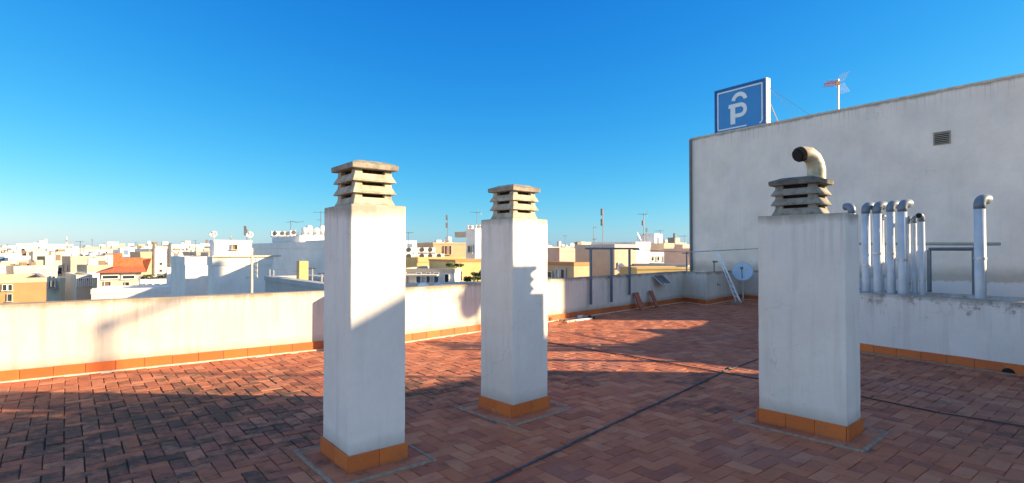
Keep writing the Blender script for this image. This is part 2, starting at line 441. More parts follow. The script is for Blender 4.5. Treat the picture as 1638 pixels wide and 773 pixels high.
for c, lab in zip(COLS, labels):
    t = thing('chimney', lab, 'chimney', (c['c'].x, c['c'].y, 0), 'white chimneys on the terrace')
    m = MB(); m.rect(c['n'], c['a'], c['b'], 0, c['wa'], 0, c['wb'], -.02, c['h']); o = m.build('shaft', M['col'], t, bevel=.010)
    sd_ = o.modifiers.new('subdivide', 'SUBSURF'); sd_.subdivision_type = 'SIMPLE'; sd_.levels = 5; sd_.render_levels = 5
    dp = o.modifiers.new('uneven', 'DISPLACE'); dp.texture = CLOUD; dp.texture_coords = 'LOCAL'; dp.strength = .012; dp.mid_level = .5
    m = MB(); th = .016
    for (o_, d_, n_, ln) in ((c['n'], c['a'], -c['b'], c['wa']), (c['n'], c['b'], -c['a'], c['wb']),
                             (c['n']+c['b']*c['wb'], c['a'], c['b'], c['wa']), (c['n']+c['a']*c['wa'], c['b'], c['a'], c['wb'])):
        k = 2 if ln < .6 else 3
        for i in range(k):
            wd = (ln+2*th*(1 if n_ in (-c['b'], c['b']) else 0))/k; st = -th if n_ in (-c['b'], c['b']) else 0
            m.rect(o_, d_, n_, st+i*wd+.0015, st+(i+1)*wd-.0015, .002, th, -.012, .134+rng.uniform(-.002, .002))
    m.build('tile_skirting', M['orange'], t, bevel=.002)
    # inner flat margin and raised mortar edging round the foot
    m = MB(); m.rect(c['n'], c['a'], c['b'], -.15, c['wa']+.15, -.15, c['wb']+.15, -.02, .0065); m.build('footing', M['grout'], t)
    m = MB(); k_ = 0
    for (a0, a1, b0, b1) in ((-.148, c['wa']+.148, -.148, -.018), (-.148, c['wa']+.148, c['wb']+.018, c['wb']+.148)):
        n_ = max(2, round((a1-a0)/.27))
        for q_ in range(n_): m.rect(c['n'], c['a'], c['b'], a0+(a1-a0)*q_/n_+.002, a0+(a1-a0)*(q_+1)/n_-.002, b0, b1, -.01, .009+rng.uniform(-.001, .001))
    for (a0, a1) in ((-.148, -.018), (c['wa']+.018, c['wa']+.148)):
        n_ = max(2, round(c['wb']/.27)); L_ = c['wb']+.03
        for q_ in range(n_): m.rect(c['n'], c['a'], c['b'], a0, a1, -.015+L_*q_/n_+.002, -.015+L_*(q_+1)/n_-.002, -.01, .009+rng.uniform(-.001, .001))
    m.build('footing_tiles', M['tile'], t)
    m = MB(); o1, o2 = .15, .180
    for (u0, u1, v0, v1) in ((-o2, c['wa']+o2, -o2, -o1), (-o2, c['wa']+o2, c['wb']+o1, c['wb']+o2), (-o2, -o1, -o1, c['wb']+o1), (c['wa']+o1, c['wa']+o2, -o1, c['wb']+o1)):
        m.rect(c['n'], c['a'], c['b'], u0, u1, v0, v1, -.01, .014)
    m.build('mortar_edging', M['kerb'], t, bevel=.005)
    cap(t, c['c'] + c['b']*(.05 if c['rot'] == 42 else 0), c['cap'][0]/2, c['cap'][1]/2, c['h'], c['rot'])
# bent flue pipe standing on the third cap
c = COLS[2]; z0 = c['h']+.36
fl = thing('flue_pipe', 'bent yellowish flue pipe with dark mouth on top of the wide chimney', 'flue pipe', (c['c'].x+.03, c['c'].y, z0))
bx, by = c['c'].x+.075, c['c'].y
path = [(bx+.02, by, z0-.03), (bx+.02, by, z0+.06), (bx+.01, by, z0+.12), (bx-.02, by-.01, z0+.175), (bx-.075, by-.03, z0+.208), (bx-.135, by-.045, z0+.212), (bx-.175, by-.055, z0+.198)]
m = MB(); m.tube(path, [.078, .079, .077, .075, .072, .069, .066], 20, caps=False); m.tube(path, [.072, .073, .071, .069, .066, .063, .060], 20, caps=False)
m.build('pipe', M['flex'], fl, smooth=True)
m = MB()
for i in range(1, 5): 
    p = Vector(path[i]); q = Vector(path[i+1]); d = (q-p).normalized()*.008
    m.tube([p-d, p+d], .081-.0025*i, 20)
m.build('rib', M['flex'], fl, smooth=True)
m = MB(); p = Vector(path[-1]); d = (p-Vector(path[-2])).normalized()
m.tube([p-d*.02, p+d*.022], [.061, .058], 18); hood = Vector((bx-.075, by-.055, z0+.145)); 
m.build('mouth', M['dark'], fl, smooth=True)
m = MB(); m.tube([p-d*.035, p+d*.004], [.071, .068], 18, caps=False); m.build('dark_collar', M['dark'], fl, smooth=True)  # black ring round the pipe end
m.build('hood', M['dark'], fl, smooth=True)

# ------------------------------------------------------------------ cables on the floor
def ground(px, y): D = F*EYE/(y-HY); return ((px-CX)/F*D, D)
def smoothpath(ps, n=14, j=.004, z=.012):
    out = []
    for a, b in zip(ps, ps[1:]):
        for k in range(n):
            t = k/n; out.append((a[0]+(b[0]-a[0])*t+rng.uniform(-j, j), a[1]+(b[1]-a[1])*t+rng.uniform(-j, j), z))
    out.append((*ps[-1], z)); return out
ca_ = [ground(700, 805), ground(790, 769), ground(980, 678), ground(1090, 627), ground(1163, 592)]
m = MB(); m.tube(smoothpath(ca_, z=.010), .0105, 8); o = m.build('cable', M['jointgrey'], None, smooth=True, origin=(*ca_[0], 0))
tag(o, 'thick dark cable running diagonally over the pavers between the middle and wide chimneys', 'cable')
cb = [ground(760, 519.5), ground(790, 531), ground(880, 549), ground(1010, 571), ground(1145, 595), ground(1260, 615), ground(1380, 636), ground(1500, 661), ground(1638, 683), ground(1760, 704)]
m = MB(); m.tube(smoothpath(cb, 8), .0075, 6); o = m.build('cable', M['rubber'], None, smooth=True, origin=(*cb[0], 0))
tag(o, 'thin black cable crossing the terrace from the far wall past the wide chimney', 'cable')
cc = [ground(1166, 592), ground(1215, 574), ground(1250, 562)]
m = MB(); m.tube(smoothpath(cc, 8), .008, 6); o = m.build('cable', M['rubber'], None, smooth=True, origin=(*cc[0], 0))
tag(o, 'short dark cable vanishing behind the wide chimney', 'cable')
g_ = ground(1164, 592)
m = MB(); m.tube([(g_[0]-.05, g_[1]-.01, .02), (g_[0], g_[1], .028), (g_[0]+.05, g_[1]+.01, .02)], [.011, .018, .011], 10)
tag(m.build('cable_joint', M['rubber'], None, smooth=True, origin=(*g_, 0)), 'dark lumpy joint where the thick cable ends on the pavers', 'cable joint')

# ------------------------------------------------------------------ small things at the far wall
def onseg(px, A=P_R0, B=P_F, off=0.0):
    e = (B-A).normalized(); w = solve(A, e, px); n = Vector((e.y, -e.x)); return A+e*w+n*off, e, n
fr = thing('clothes_dryer', 'dark metal frame of three posts and a top rail fixed to the far terrace wall', 'clothes dryer', (2, 13.5, 0))
tops = []
for px, yb in ((941, 487), (974, 483), (1003, 472)):
    p, e, n = onseg(px, off=.05); zb = zt(yb, p.y); m = MB(); m.rect(p, e, n, -.025, .025, 0, .05, zb, 1.66); m.build('post', M['steel'], fr); tops.append(p)
p0, e, n = onseg(933, off=.05); p1, e, n = onseg(1018, off=.05); w = (p1-p0).length
m = MB(); m.rect(p0, e, n, 0, w, 0, .05, 1.662, 1.71); m.build('rail', M['steel'], fr)
p1, e, n = onseg(1096, off=.05)
lr = thing('clothes_line', 'thin grey line rail strung in front of the tall cream wall', 'line rail', (p1.x, p1.y, .9))
m = MB(); m.rod((p1.x, p1.y, .95), (p1.x, p1.y, 1.60), .018); m.build('post', M['steel'], lr)
m = MB(); q0, _, _ = onseg(1010, off=.05); m.rod((q0.x, q0.y, 1.66), (p1.x, p1.y, 1.58), .012); m.rod((p1.x, p1.y, 1.58), (8.9, 18.9, 1.72), .018); m.build('line', M['galv'], lr)
for px, dx, w, h, lab in ((1013, 0, .22, .47, 'wider red clay board leaning on the far terrace wall'), (1037, .1, .15, .48, 'narrow red clay board leaning beside the wider one')):
    p, e, n = onseg(px, off=.03); m = MB()
    vs = []
    for uu in (-w/2, w/2):
        for (v, z) in ((.24, -.005), (.28, -.005), (.06, h), (.02, h)):
            q = p + e*uu + n*v; vs.append((q.x, q.y, z))
    m.add(vs, [(0, 1, 2, 3), (7, 6, 5, 4), (0, 4, 5, 1), (1, 5, 6, 2), (2, 6, 7, 3), (3, 7, 4, 0)])
    tag(m.build('clay_board', M['clay'], None, origin=(p.x, p.y, 0)), lab, 'board', 'clay boards leaning on the wall')
# little solar panel hung on the wall
p, e, n = onseg(1052, off=.03)
sp = thing('solar_panel', 'small dark two cell solar panel hung on the far terrace wall', 'solar panel', (p.x, p.y, .6))
def slant(m, u0, u1, v0, z0, v1, z1, th=.012, sh=0.0):
    vs = []
    for uu, s_ in ((u0, 0), (u1, 0)):
        for (v, z, k) in ((v0, z0, 0), (v1, z1, 1)):
            q = p + e*(uu+sh*k) + n*v; vs.append((q.x, q.y, z)); vs.append((q.x, q.y, z-th))
    m.add(vs, [(0, 2, 6, 4), (1, 5, 7, 3), (0, 4, 5, 1), (2, 3, 7, 6), (0, 1, 3, 2), (4, 6, 7, 5)])
m = MB(); slant(m, -.36, .20, .02, .90, .22, .66, .02, .16); m.build('panel_frame', M['dish'], sp)
for u in (-.33, -.15, .02):
    m = MB(); slant(m, u, u+.14, .03, .905, .215, .672, .012, .16); m.build('cell', M['panel'], sp)
# dish + leaning mast in the far corner
def dish_mesh(m, c, nrm, r, depth=.16, seg=20, rings=5):
    nrm = Vector(nrm).normalized(); x = nrm.orthogonal().normalized(); y = nrm.cross(x); c = Vector(c)
    vs = [c - nrm*depth*r]; fs = []
    for i in range(1, rings+1):
        rr = r*i/rings
        for k in range(seg):
            t = 2*math.pi*k/seg; vs.append(c + (x*math.cos(t)+y*math.sin(t))*rr - nrm*depth*r*(1-(i/rings)**2))
    for k in range(seg): fs.append((0, 1+k, 1+(k+1) % seg))
    for i in range(rings-1):
        for k in range(seg):
            a = 1+i*seg+k; b = 1+i*seg+(k+1) % seg; fs.append((a, a+seg, b+seg, b))
    n0 = len(vs); back = [v - nrm*.012 for v in vs]; vs += back; fs += [tuple(j+n0 for j in f[::-1]) for f in fs]
    o = 1+(rings-1)*seg
    for k in range(seg): a = o+k; b = o+(k+1) % seg; fs.append((a, a+n0, b+n0, b))
    return m.add(vs, fs)
def satellite_dish(loc, r, h, face, label, mat='dishw', group=None):
    t = thing('satellite_dish', label, 'satellite dish', loc, group); x, y, z = loc
    f = Vector((math.cos(face), math.sin(face), .45)).normalized(); c = Vector((x, y, z+h))+f*.12
    m = MB(); dish_mesh(m, c, f, r); m.build('reflector', M[mat], t, smooth=True)
    m = MB(); m.rod((x, y, z), (x, y, z+h), max(.02, r*.06)); m.rod((x, y, z+h), c-f*r*.14, max(.015, r*.05)); m.build('mast', M['galv'], t)
    m = MB(); tip = c+f*r*.95+Vector((0, 0, -.1*r)); m.rod(c-Vector((0, 0, r*.95)), tip, .012*max(1, r*1.5)); m.box((tip.x, tip.y, tip.z+.02), .12*r+.03, .12*r+.03, .14*r+.03); m.build('feed_arm', M['thin'], t)
    return t
D = 17.6; X = (1188-CX)/F*D
satellite_dish((X, D, 0), .32, .92, R(-118), 'pale blue satellite dish in the far corner behind the leaning mast', 'dish')
lm = thing('lattice_mast', 'white lattice mast leaning against the far corner of the terrace', 'mast', (7.0, 16.8, 0))
A0 = Vector(((1178-CX)/F*16.8, 16.8, .02)); A1 = Vector(((1146-CX)/F*18.0, 18.0, 1.58)); dd = (A1-A0).normalized(); side = Vector((.85, .2, .35)).cross(dd).normalized()
legs = [Vector((0, 0, 0)), Vector((.14, 0, .02)), Vector((.07, -.12, 0))]
m = MB()
for l in legs: m.rod(A0+l, A1+l*.5, .014)
m.build('rail', M['white'], lm)
m = MB()
for k in range(11):
    t0, t1 = k/11, (k+1)/11
    for i in range(3):
        m.rod(A0.lerp(A1, t0)+legs[i]*(1-.5*t0), A0.lerp(A1, t1)+legs[(i+1) % 3]*(1-.5*t1), .007)
m.build('bracing', M['white'], lm)
fb = thing('antenna_bracket', 'dark wall bracket with bent arm on the stained corner wall', 'bracket', (6.5, 17.3, .9))
m = MB(); q = pt(1142, 17.2); q.y = 17.2
m.rod((q.x, q.y, .55), (q.x, q.y, 1.32), .02); m.box((q.x+.03, q.y, 1.28), .14, .06, .05); m.box((q.x+.02, q.y, .58), .18, .08, .09); m.rod((q.x-.2, q.y, .6), (q.x+.2, q.y, .56), .012)
m.build('arm', M['thin'], fb)
g = ground(1176, 487)
m = MB(); m.box((g[0], g[1], .04), .34, .12, .08, .3); m.box((g[0]+.12, g[1]+.1, .09), .14, .1, .06, 1.1)
tag(m.build('concrete_block', M['kerb'], None, bevel=.01, origin=(*g, 0)), 'pale concrete block at the foot of the leaning mast', 'block')
# debris along the skirting
for i, (px, y, l, w, h, rz, mt, nm, lab) in enumerate((
        (932, 512, .55, .10, .03, .10, 'white', 'wooden_batten', 'pale batten lying by the sunlit foot of the far wall'),
        (912, 515, .40, .08, .035, .35, 'curb_y', 'wooden_batten', 'cream broken batten lying left of the pale one'),
        (901, 513.5, .20, .06, .04, -.2, 'shutter', 'wooden_scrap', 'dark wood scrap lying just left of the battens'),
        (880, 514, .09, .09, .10, .2, 'clay', 'brick', 'small brown brick beside the middle chimney'),
        (928, 507.8, .30, .10, .05, .7, 'pale', 'plaster_scrap', 'pale plaster scrap lying in shade against the skirting'),
        (943, 509, .06, .06, .07, .1, 'rubber', 'stopper', 'tiny dark stopper at the right end of the batten'),
        (950, 509.5, .07, .05, .05, .6, 'rubber', 'stopper', 'second tiny dark lump right of the batten'))):
    g = ground(px, y); m = MB(); m.box((g[0], g[1], h/2+.002), l, w, h, rz+.6)
    for a in range(3): m.box((g[0]+rng.uniform(-.3, .3)*l, g[1]+rng.uniform(-.3, .3)*l, h*.7), w*.6, w*.4, h*.5, rng.uniform(0, 3))
    tag(m.build(nm, PAL['pale'] if mt == 'pale' else M[mt], None, bevel=.004, origin=(*g, 0)), lab, nm.replace('_', ' ').split()[-1])
g = ground(758, 520); m = MB(); m.rod((g[0], g[1], 0), (g[0]+.02, g[1]-.02, .16), .012); m.rod((g[0]-.05, g[1], .05), (g[0]+.06, g[1]-.05, .09), .012); m.rod((g[0], g[1], .02), (g[0]+.12, g[1]-.1, .01), .014)
tag(m.build('pipe_stub', M['rubber'], None, origin=(*g, 0)), 'small dark pipe stub poking up where the thin cable meets the wall', 'pipe stub')

# ------------------------------------------------------------------ white vent pipes behind the right parapet
e = (P_K-P_J).normalized(); outn = Vector((-e.y, e.x))
ter = MB(); ter.prism([(5.45, 9.78), (6.85, 11.2), (9.5, 16.1), (8.5, 17.8), (7.4, 20.1), (13.3, 12.1), (19, 16), (19, 5), (8.2, 5.4), (7.78, 5.87)], -.5, -.03)
struct(ter.build('neighbouring_terrace', M['roofgrey']))
def vent_pipe(px, ytop, wpx, off, label, turn, mat='pvc', drop=.0, group='white vent pipes'):
    A = P_J + outn*off; w = solve(A, e, px); p = A+e*w; r = wpx/2/F*p.y; zt_ = zt(ytop, p.y)
    t = thing('vent_pipe', label, 'vent pipe', (p.x, p.y, -.03), group)
    m = MB(); m.tube([(p.x, p.y, -.03), (p.x, p.y, zt_-r*2.6)], r, 16); m.build('pipe', M[mat], t, smooth=True)
    d = Vector((math.cos(turn), math.sin(turn), 0)); b = Vector((p.x, p.y, zt_-r*2.6)); up = Vector((0, 0, 1)); rr = r*1.05
    path = [b-up*r*.9, b]
    for k in range(1, 7):
        a = math.pi/2*k/6; path.append(b + up*math.sin(a)*r*1.15 + d*(1-math.cos(a))*r*1.15)
    path.append(path[-1]+d*r*1.2)
    m = MB(); m.tube(path, rr, 16, caps=True); m.build('bend', M['pvcdark'], t, smooth=True)
    m = MB(); q = path[-1]; m.tube([q+d*.001, q+d*.004], rr*.8, 14); m.build('mouth', M['dark'], t)
    zc_ = zt_ - rng.uniform(.9, 1.15); m = MB(); m.tube([(p.x, p.y, zc_), (p.x, p.y, zc_+.03)], r*1.12, 16); m.build('clamp', M['galv'], t)
    t.rotation_euler = (rng.uniform(-.007, .007), rng.uniform(-.007, .007), 0)
    return t
right = math.atan2(.25, .97)
vent_pipe(1364, 322, 11, .42, 'leftmost white vent pipe just right of the wide chimney', R(100))
vent_pipe(1385, 321, 12, .42, 'second tall white vent pipe from the wide chimney', right)
vent_pipe(1404, 319, 13, .42, 'third tall white vent pipe from the wide chimney', right)
vent_pipe(1425, 318, 12, .42, 'fourth tall white vent pipe from the wide chimney', right)
vent_pipe(1443, 316, 13, .38, 'fifth tall white vent pipe, next to the shorter ones', right)
vent_pipe(1411, 342, 6, .85, 'thin short white pipe seen between the third and fourth tall pipes', right)
vent_pipe(1451, 344, 8, .62, 'shorter thin white pipe closest to the tall row', right)
vent_pipe(1463, 343, 8, .60, 'middle one of the shorter thin white pipes', right)
vent_pipe(1475, 339, 9, .58, 'last of the shorter thin pipes with its dark mouth facing forward', R(215))
vent_pipe(1568, 308, 15, .40, 'lone thick white vent pipe standing apart at far right', right)
# second low wall behind the pipes
A = P_J+outn*1.05
t = thing('low_wall', 'second low pale wall behind the white vent pipes', 'wall', (A.x, A.y, 0))
m = MB(); m.rect(A, e, outn, -1.4, 4.0, 0, .16, -.03, .95); m.build('wall', M['parapet_r'], t, bevel=.01)
# pipe clamps rail, green rail and blue frame
B_A = P_J+outn*1.5
def onB(px, off=1.5): A = P_J+outn*off; return A+e*solve(A, e, px)
t = thing('metal_gate', 'blue grey metal gate frame behind the lone thick pipe', 'gate', (*onB(1520), 0))
a_, b_ = onB(1486), onB(1558)
for q in (a_, b_): m = MB(); m.box((q.x, q.y, .81), .05, .05, 1.68, math.atan2(e.y, e.x)); m.build('post', M['steel'], t)
m = MB(); m.rod((a_.x, a_.y, 1.665), (b_.x, b_.y, 1.665), .028, 8); m.build('rail', M['steel'], t)
t = thing('handrail', 'thin greenish rail running behind the white pipes', 'rail', (*onB(1420), 0))
M['railg'] = simple('greenish rail', (.30, .34, .28), .5)
a_, b_ = onB(1366, 1.7), onB(1600, 1.7)
m = MB(); m.rod((a_.x, a_.y, 1.77), (b_.x, b_.y, 1.745), .026, 8); m.build('rail', M['railg'], t)
for px in (1429, 1560):
    q = onB(px, 1.7); m = MB(); m.rod((q.x, q.y, -.03), (q.x, q.y, 1.76), .022, 8); m.build('post', M['steel'], t)

# ------------------------------------------------------------------ the tall blank building on the right
W0 = Vector((6.84, 21.0)); we = Vector((.58, -.81)).normalized(); wi = Vector((-we.y, we.x)); WL = 10.64
bb = thing('building', 'tall blank cream building carrying the blue parking sign on its roof', 'building', (W0.x, W0.y, -16))
m = MB(); m.rect(W0, we, wi, 0, WL, 0, 3, -16, 5.87); m.build('wall', M['bigwall'], bb)
m = MB(); m.rect(W0, we, wi, -.03, WL+.03, -.02, .24, 5.872, 5.93); m.rect(W0, we, wi, -.03, .2, .242, 3, 5.872, 5.93); m.build('coping', M['curb_y'], bb)
m = MB(); m.rod((W0.x-.03, W0.y-.05, -2), (W0.x-.03, W0.y-.05, 5.85), .05, 8); m.build('downpipe', M['thin'], bb)
def onW(px, off=0.0): A = W0 - wi*off; return A+we*solve(A, we, px)
v0, v1 = onW(1495), onW(1523); vz0, vz1 = zt(233, v0.y), zt(212, v0.y)
f = MB(); wv = (v1-v0).length
f.rect(v0, we, -wi, 0, wv, .002, .02, vz0, vz0+.03); f.rect(v0, we, -wi, 0, wv, .002, .02, vz1-.03, vz1); f.rect(v0, we, -wi, 0, .03, .002, .02, vz0+.03, vz1-.03); f.rect(v0, we, -wi, wv-.03, wv, .002, .02, vz0+.03, vz1-.03)
vf = f.build('vent_grille', M['vent'], bb)
m = MB(); m.rect(v0, we, -wi, .03, wv-.03, .001, .004, vz0+.03, vz1-.03); m.build('opening', M['dark'], vf)
m = MB(); n_ = 6
for k in range(n_):
    z = vz0+.035+(vz1-vz0-.06)*k/n_
    m.rect(v0, we, -wi, .03, wv-.03, .006, .018, z+.012, z+.032)
m.build('slat', M['vent'], vf)
# dirty band near its foot
m = MB()
# the parking sign
S0 = onW(1145, .02); S1 = onW(1226.5, .02); SW = (S1-S0).length; Z0, Z1 = 5.94, 7.56; SH = Z1-Z0
S0 = onW(1145, -.28); SW = (onW(1226.5, -.28)-S0).length
sg = thing('parking_sign', 'square blue sign with a white letter P under an arc on the tall building', 'sign', (S0.x, S0.y, 5.93))
m = MB(); m.rect(S0, we, wi, 0, SW, 0, .20, Z0, Z1); m.build('box', M['blue'], sg, bevel=.01)
m = MB(); k = .05
for (u0, u1, z0, z1) in ((0, SW, Z1-k, Z1+.01), (0, k, Z0, Z1-k), (SW-k, SW, Z0, Z1-k), (k, SW-k, Z0, Z0+k)): m.rect(S0, we, -wi, u0, u1, .002, .035, z0, z1)
m.build('rim', M['bluedark'], sg)
m = MB(); m.rect(S0+we*SW, we, wi, .004, .05, -.02, .20, Z0-.02, Z1+.01); m.build('side_plate', M['white'], sg)
def plate(m, pts, d0=.003, d1=.012):
    q0 = [S0+we*u-wi*d0 for u, z in pts]; q1 = [S0+we*u-wi*d1 for u, z in pts]; n = len(pts)
    m.add([(q.x, q.y, Z0+z) for q, (u, z) in zip(q0, pts)]+[(q.x, q.y, Z0+z) for q, (u, z) in zip(q1, pts)],
          [tuple(range(n)), tuple(range(2*n-1, n-1, -1))]+[(i, (i+1) % n, n+(i+1) % n, n+i) for i in range(n)])
def strip(m, cx, cz, r0, r1, a0, a1, n=16, ex=1.0):
    for k in range(n):
        t0, t1 = R(a0+(a1-a0)*k/n), R(a0+(a1-a0)*(k+1)/n)
        plate(m, [(cx+r0*math.cos(t0)*ex, cz+r0*math.sin(t0)), (cx+r1*math.cos(t0)*ex, cz+r1*math.sin(t0)), (cx+r1*math.cos(t1)*ex, cz+r1*math.sin(t1)), (cx+r0*math.cos(t1)*ex, cz+r0*math.sin(t1))])
q = SW/1.93; hh = SH/1.69
m = MB(); i0, bw = .105, .045
plate(m, [(i0, i0+.08), (i0+bw, i0+.08), (i0+bw, SH-i0), (i0, SH-i0)])
plate(m, [(i0+bw, SH-i0-bw), (SW-i0-bw, SH-i0-bw), (SW-i0-bw, SH-i0), (i0+bw, SH-i0)])
plate(m, [(SW-i0-bw, i0+.12), (SW-i0, i0+.12), (SW-i0, SH-i0), (SW-i0-bw, SH-i0)])
plate(m, [(i0+.08, i0), (SW*.63, i0), (SW*.65, i0+bw), (i0+.08, i0+bw)])
strip(m, i0+.08, i0+.08, .08-bw, .08, 180, 270, 6); strip(m, SW-i0-.12, i0+.12, .12-bw, .12, 270, 360, 6)
m.build('border_line', M['white'], sg)
m = MB(); strip(m, .97*q, 1.11*hh, .165, .31, 8, 172); m.build('arc_emblem', M['white'], sg)
m = MB()
plate(m, [(.64, .27*hh), (.83, .27*hh), (.83, .885*hh), (.64, .885*hh)]); plate(m, [(.56, .885*hh), (1.03, .885*hh), (1.03, 1.03*hh), (.58, 1.03*hh)])
plate(m, [(.83, .495*hh), (1.03, .495*hh), (1.03, .64*hh), (.83, .64*hh)]); strip(m, 1.03, .7625*hh, .1225*hh, .2675*hh, -90, 90)
m.build('letter', M['white'], sg)
for k in (.1, SW-.08):
    b0 = S0+we*k; m = MB(); m.rod((b0.x+wi.x*.21, b0.y+wi.y*.21, Z1-.55), (b0.x+wi.x*1.2, b0.y+wi.y*1.2, Z0-.05), .025); m.build('brace', M['galv'], sg)
m = MB(); b0 = S0+we*(SW+.03)
for dx in (.9, 1.4): m.rod((b0.x+wi.x*.1, b0.y+wi.y*.1, Z1-.3), (b0.x+we.x*dx+wi.x*.6, b0.y+we.y*dx+wi.y*.6, 5.93), .006, 4)
m.build('guy_wire', M['thin'], sg)

# ------------------------------------------------------------------ antennas
def tv_antenna(x, y, z, h, label, face=R(200), size=1.0, group='television antennas on the town roofs', tk=1.0, kinds=(1,), mat='thin'):
    t = thing('tv_antenna', label, 'antenna', (x, y, z), group)
    m = MB(); m.rod((x, y, z), (x, y, z+h), .022*tk, 6); m.build('mast', M[mat], t)
    d = Vector((math.cos(face), math.sin(face), 0)); s_ = Vector((-d.y, d.x, 0))
    for i, kd in enumerate(kinds):
        zc = z+h-.08-(i*h*.30); c = Vector((x, y, zc)); m = MB()
        if kd == 1:      # yagi along d
            Lb = .95*size; m.rod(c-d*Lb*.35, c+d*Lb*.65, .012*tk, 4)
            for k in range(8):
                q = c + d*Lb*(-.3+.9*k/7); w = size*(.26-.015*k); m.rod(q-s_*w, q+s_*w, .006*tk, 4)
            for sg_ in (-1, 1): m.rod(c-d*Lb*.33+Vector((0, 0, sg_*.02)), c-d*Lb*.42+Vector((0, 0, sg_*.26*size)), .008*tk, 4)
        elif kd == 2:    # dipole
            m.rod(c-s_*.5*size, c+s_*.5*size, .010*tk, 4); m.rod(c-s_*.5*size+d*.3*size, c+s_*.5*size+d*.3*size, .010*tk, 4); m.rod(c, c+d*.3*size, .010*tk, 4)
        else:            # panel
            m.box((c.x+d.x*.08, c.y+d.y*.08, c.z), .10*size, .22*size, .45*size, face)
        m.build('aerial', M[mat], t)
    return t
q = onW(1343, -.6)
q0 = q; ant = thing('tv_antenna', 'red and white directional antenna on the roof of the tall cream building', 'antenna', (q.x, q.y, 5.87))
m = MB(); m.rod((q.x, q.y, 5.8), (q.x, q.y, zt(126, q.y)), .03, 8); m.build('mast', M['mast'], ant)
c = Vector((q.x, q.y, zt(132, q.y))); d = Vector((-.93, -.25, -.12)).normalized(); s_ = Vector((.2, -.8, .5)).normalized(); s2 = Vector((.2, .7, .65)).normalized()
m = MB(); m.rod(c, c+d*.52, .022, 6)
for k in range(8):
    p = c+d*(.10+.055*k); m.rod(p-s_*.15, p+s_*.15, .008, 4); m.rod(p-s2*.13, p+s2*.13, .008, 4)
m.build('director', M['rust'], ant)
m = MB()
for k in range(-3, 4):
    for sg_ in (-1, 1):
        a = c - d*.06 + Vector((0, 0, sg_*.03)); b = c - d*.02*1 + Vector((.18, -.05, sg_*.32)); o = Vector((.3, -.9, 0)).normalized()*k*.05
        m.rod(a+o, b+o, .0035, 4)
m.build('reflector', M['mast'], ant)
m = MB(); m.box((c.x-.02, c.y, c.z), .12, .08, .12); m.build('clamp', simple('amber box', (.45, .28, .08)), ant)

# ------------------------------------------------------------------ the town
GROUND = -16.0
g = MB(); g.add([(-6000, -300, GROUND), (6000, -300, GROUND), (6000, 9000, GROUND), (-6000, 9000, GROUND)], [(0, 1, 2, 3)]); struct(g.build('ground', M['street']))
own = MB(); own.prism([tuple(p) for p in FLOOR], GROUND, -.352); 
tag(own.build('building', PAL['cream'], None, origin=(0, 6, GROUND)), 'cream building beneath the terracotta roof terrace', 'building')

def window(t, P, d, n, u, z0, w, h, fr_='frame', pane='glass'):
    """frame proud of the wall with a darker pane set back inside it; P corner, d along the face, n outward"""
    m = MB(); k = min(.07, w*.12)
    m.rect(P, d, n, u, u+k, .003, .09, z0, z0+h); m.rect(P, d, n, u+w-k, u+w, .003, .09, z0, z0+h); m.rect(P, d, n, u+k, u+w-k, .003, .09, z0+h-k, z0+h); m.rect(P, d, n, u-.05, u+w+.05, .003, .14, z0-k, z0)
    f = m.build('window', M[fr_], t)
    m = MB(); m.rect(P, d, n, u+k, u+w-k, .002, .02, z0, z0+h-k); m.build('pane', M[pane], f)
    return f
class Bld: pass
def bld(px0, pxc, px1, ytop, D, label, mat='white', rot=39, z0=None, rim=.35, name='building', wl=None, wr=None, cat='building', group=None, parent=None, rimmat=None):
    B = Bld(); r = R(rot); B.a = Vector((math.cos(r), math.sin(r))); B.b = Vector((-B.a.y, B.a.x)); B.P = pt(pxc, D); B.z = zt(ytop, D)
    B.wr = wr or max(1.0, min(60, abs(solve(B.P, B.a, px1)))); B.wl = wl or max(1.0, min(40, abs(solve(B.P, B.b, px0))))
    B.z0 = GROUND if z0 is None else z0; B.D = D
    B.t = parent or thing(name, label, cat, (B.P.x, B.P.y, B.z0), group)
    zr = B.z-rim
    m = MB(); m.rect(B.P, B.a, B.b, 0, B.wr, 0, B.wl, B.z0, zr); m.build('wall', PAL[mat], B.t)
    if rim:
        m = MB(); th = .25
        m.rect(B.P, B.a, B.b, -.03, B.wr+.03, -.03, th, zr+.002, B.z); m.rect(B.P, B.a, B.b, -.03, B.wr+.03, B.wl-th, B.wl+.03, zr+.002, B.z)
        m.rect(B.P, B.a, B.b, -.03, th, th, B.wl-th, zr+.002, B.z); m.rect(B.P, B.a, B.b, B.wr-th, B.wr+.03, th, B.wl-th, zr+.002, B.z); m.build('roof_edge', PAL[rimmat or mat], B.t)
    return B
def wr_(B, px, y0, y1, wpx, side='r', fr_='frame', pane='glass'):
    """window on the right (lit) or left (shaded) face, by the picture column and rows where it shows"""
    d, n = (B.a, -B.b) if side == 'r' else (B.b, -B.a)
    u = abs(solve(B.P, d, px)); u2 = abs(solve(B.P, d, px+(wpx if side == 'r' else -wpx))); y = (B.P+d*u).y
    return window(B.t, B.P, d, n, u, zt(y1, y), abs(u2-u), zt(y0, y)-zt(y1, y), fr_, pane)
def roofpt(B, px, v): 
    A = B.P+B.b*v; u = solve(A, B.a, px); return A+B.a*u

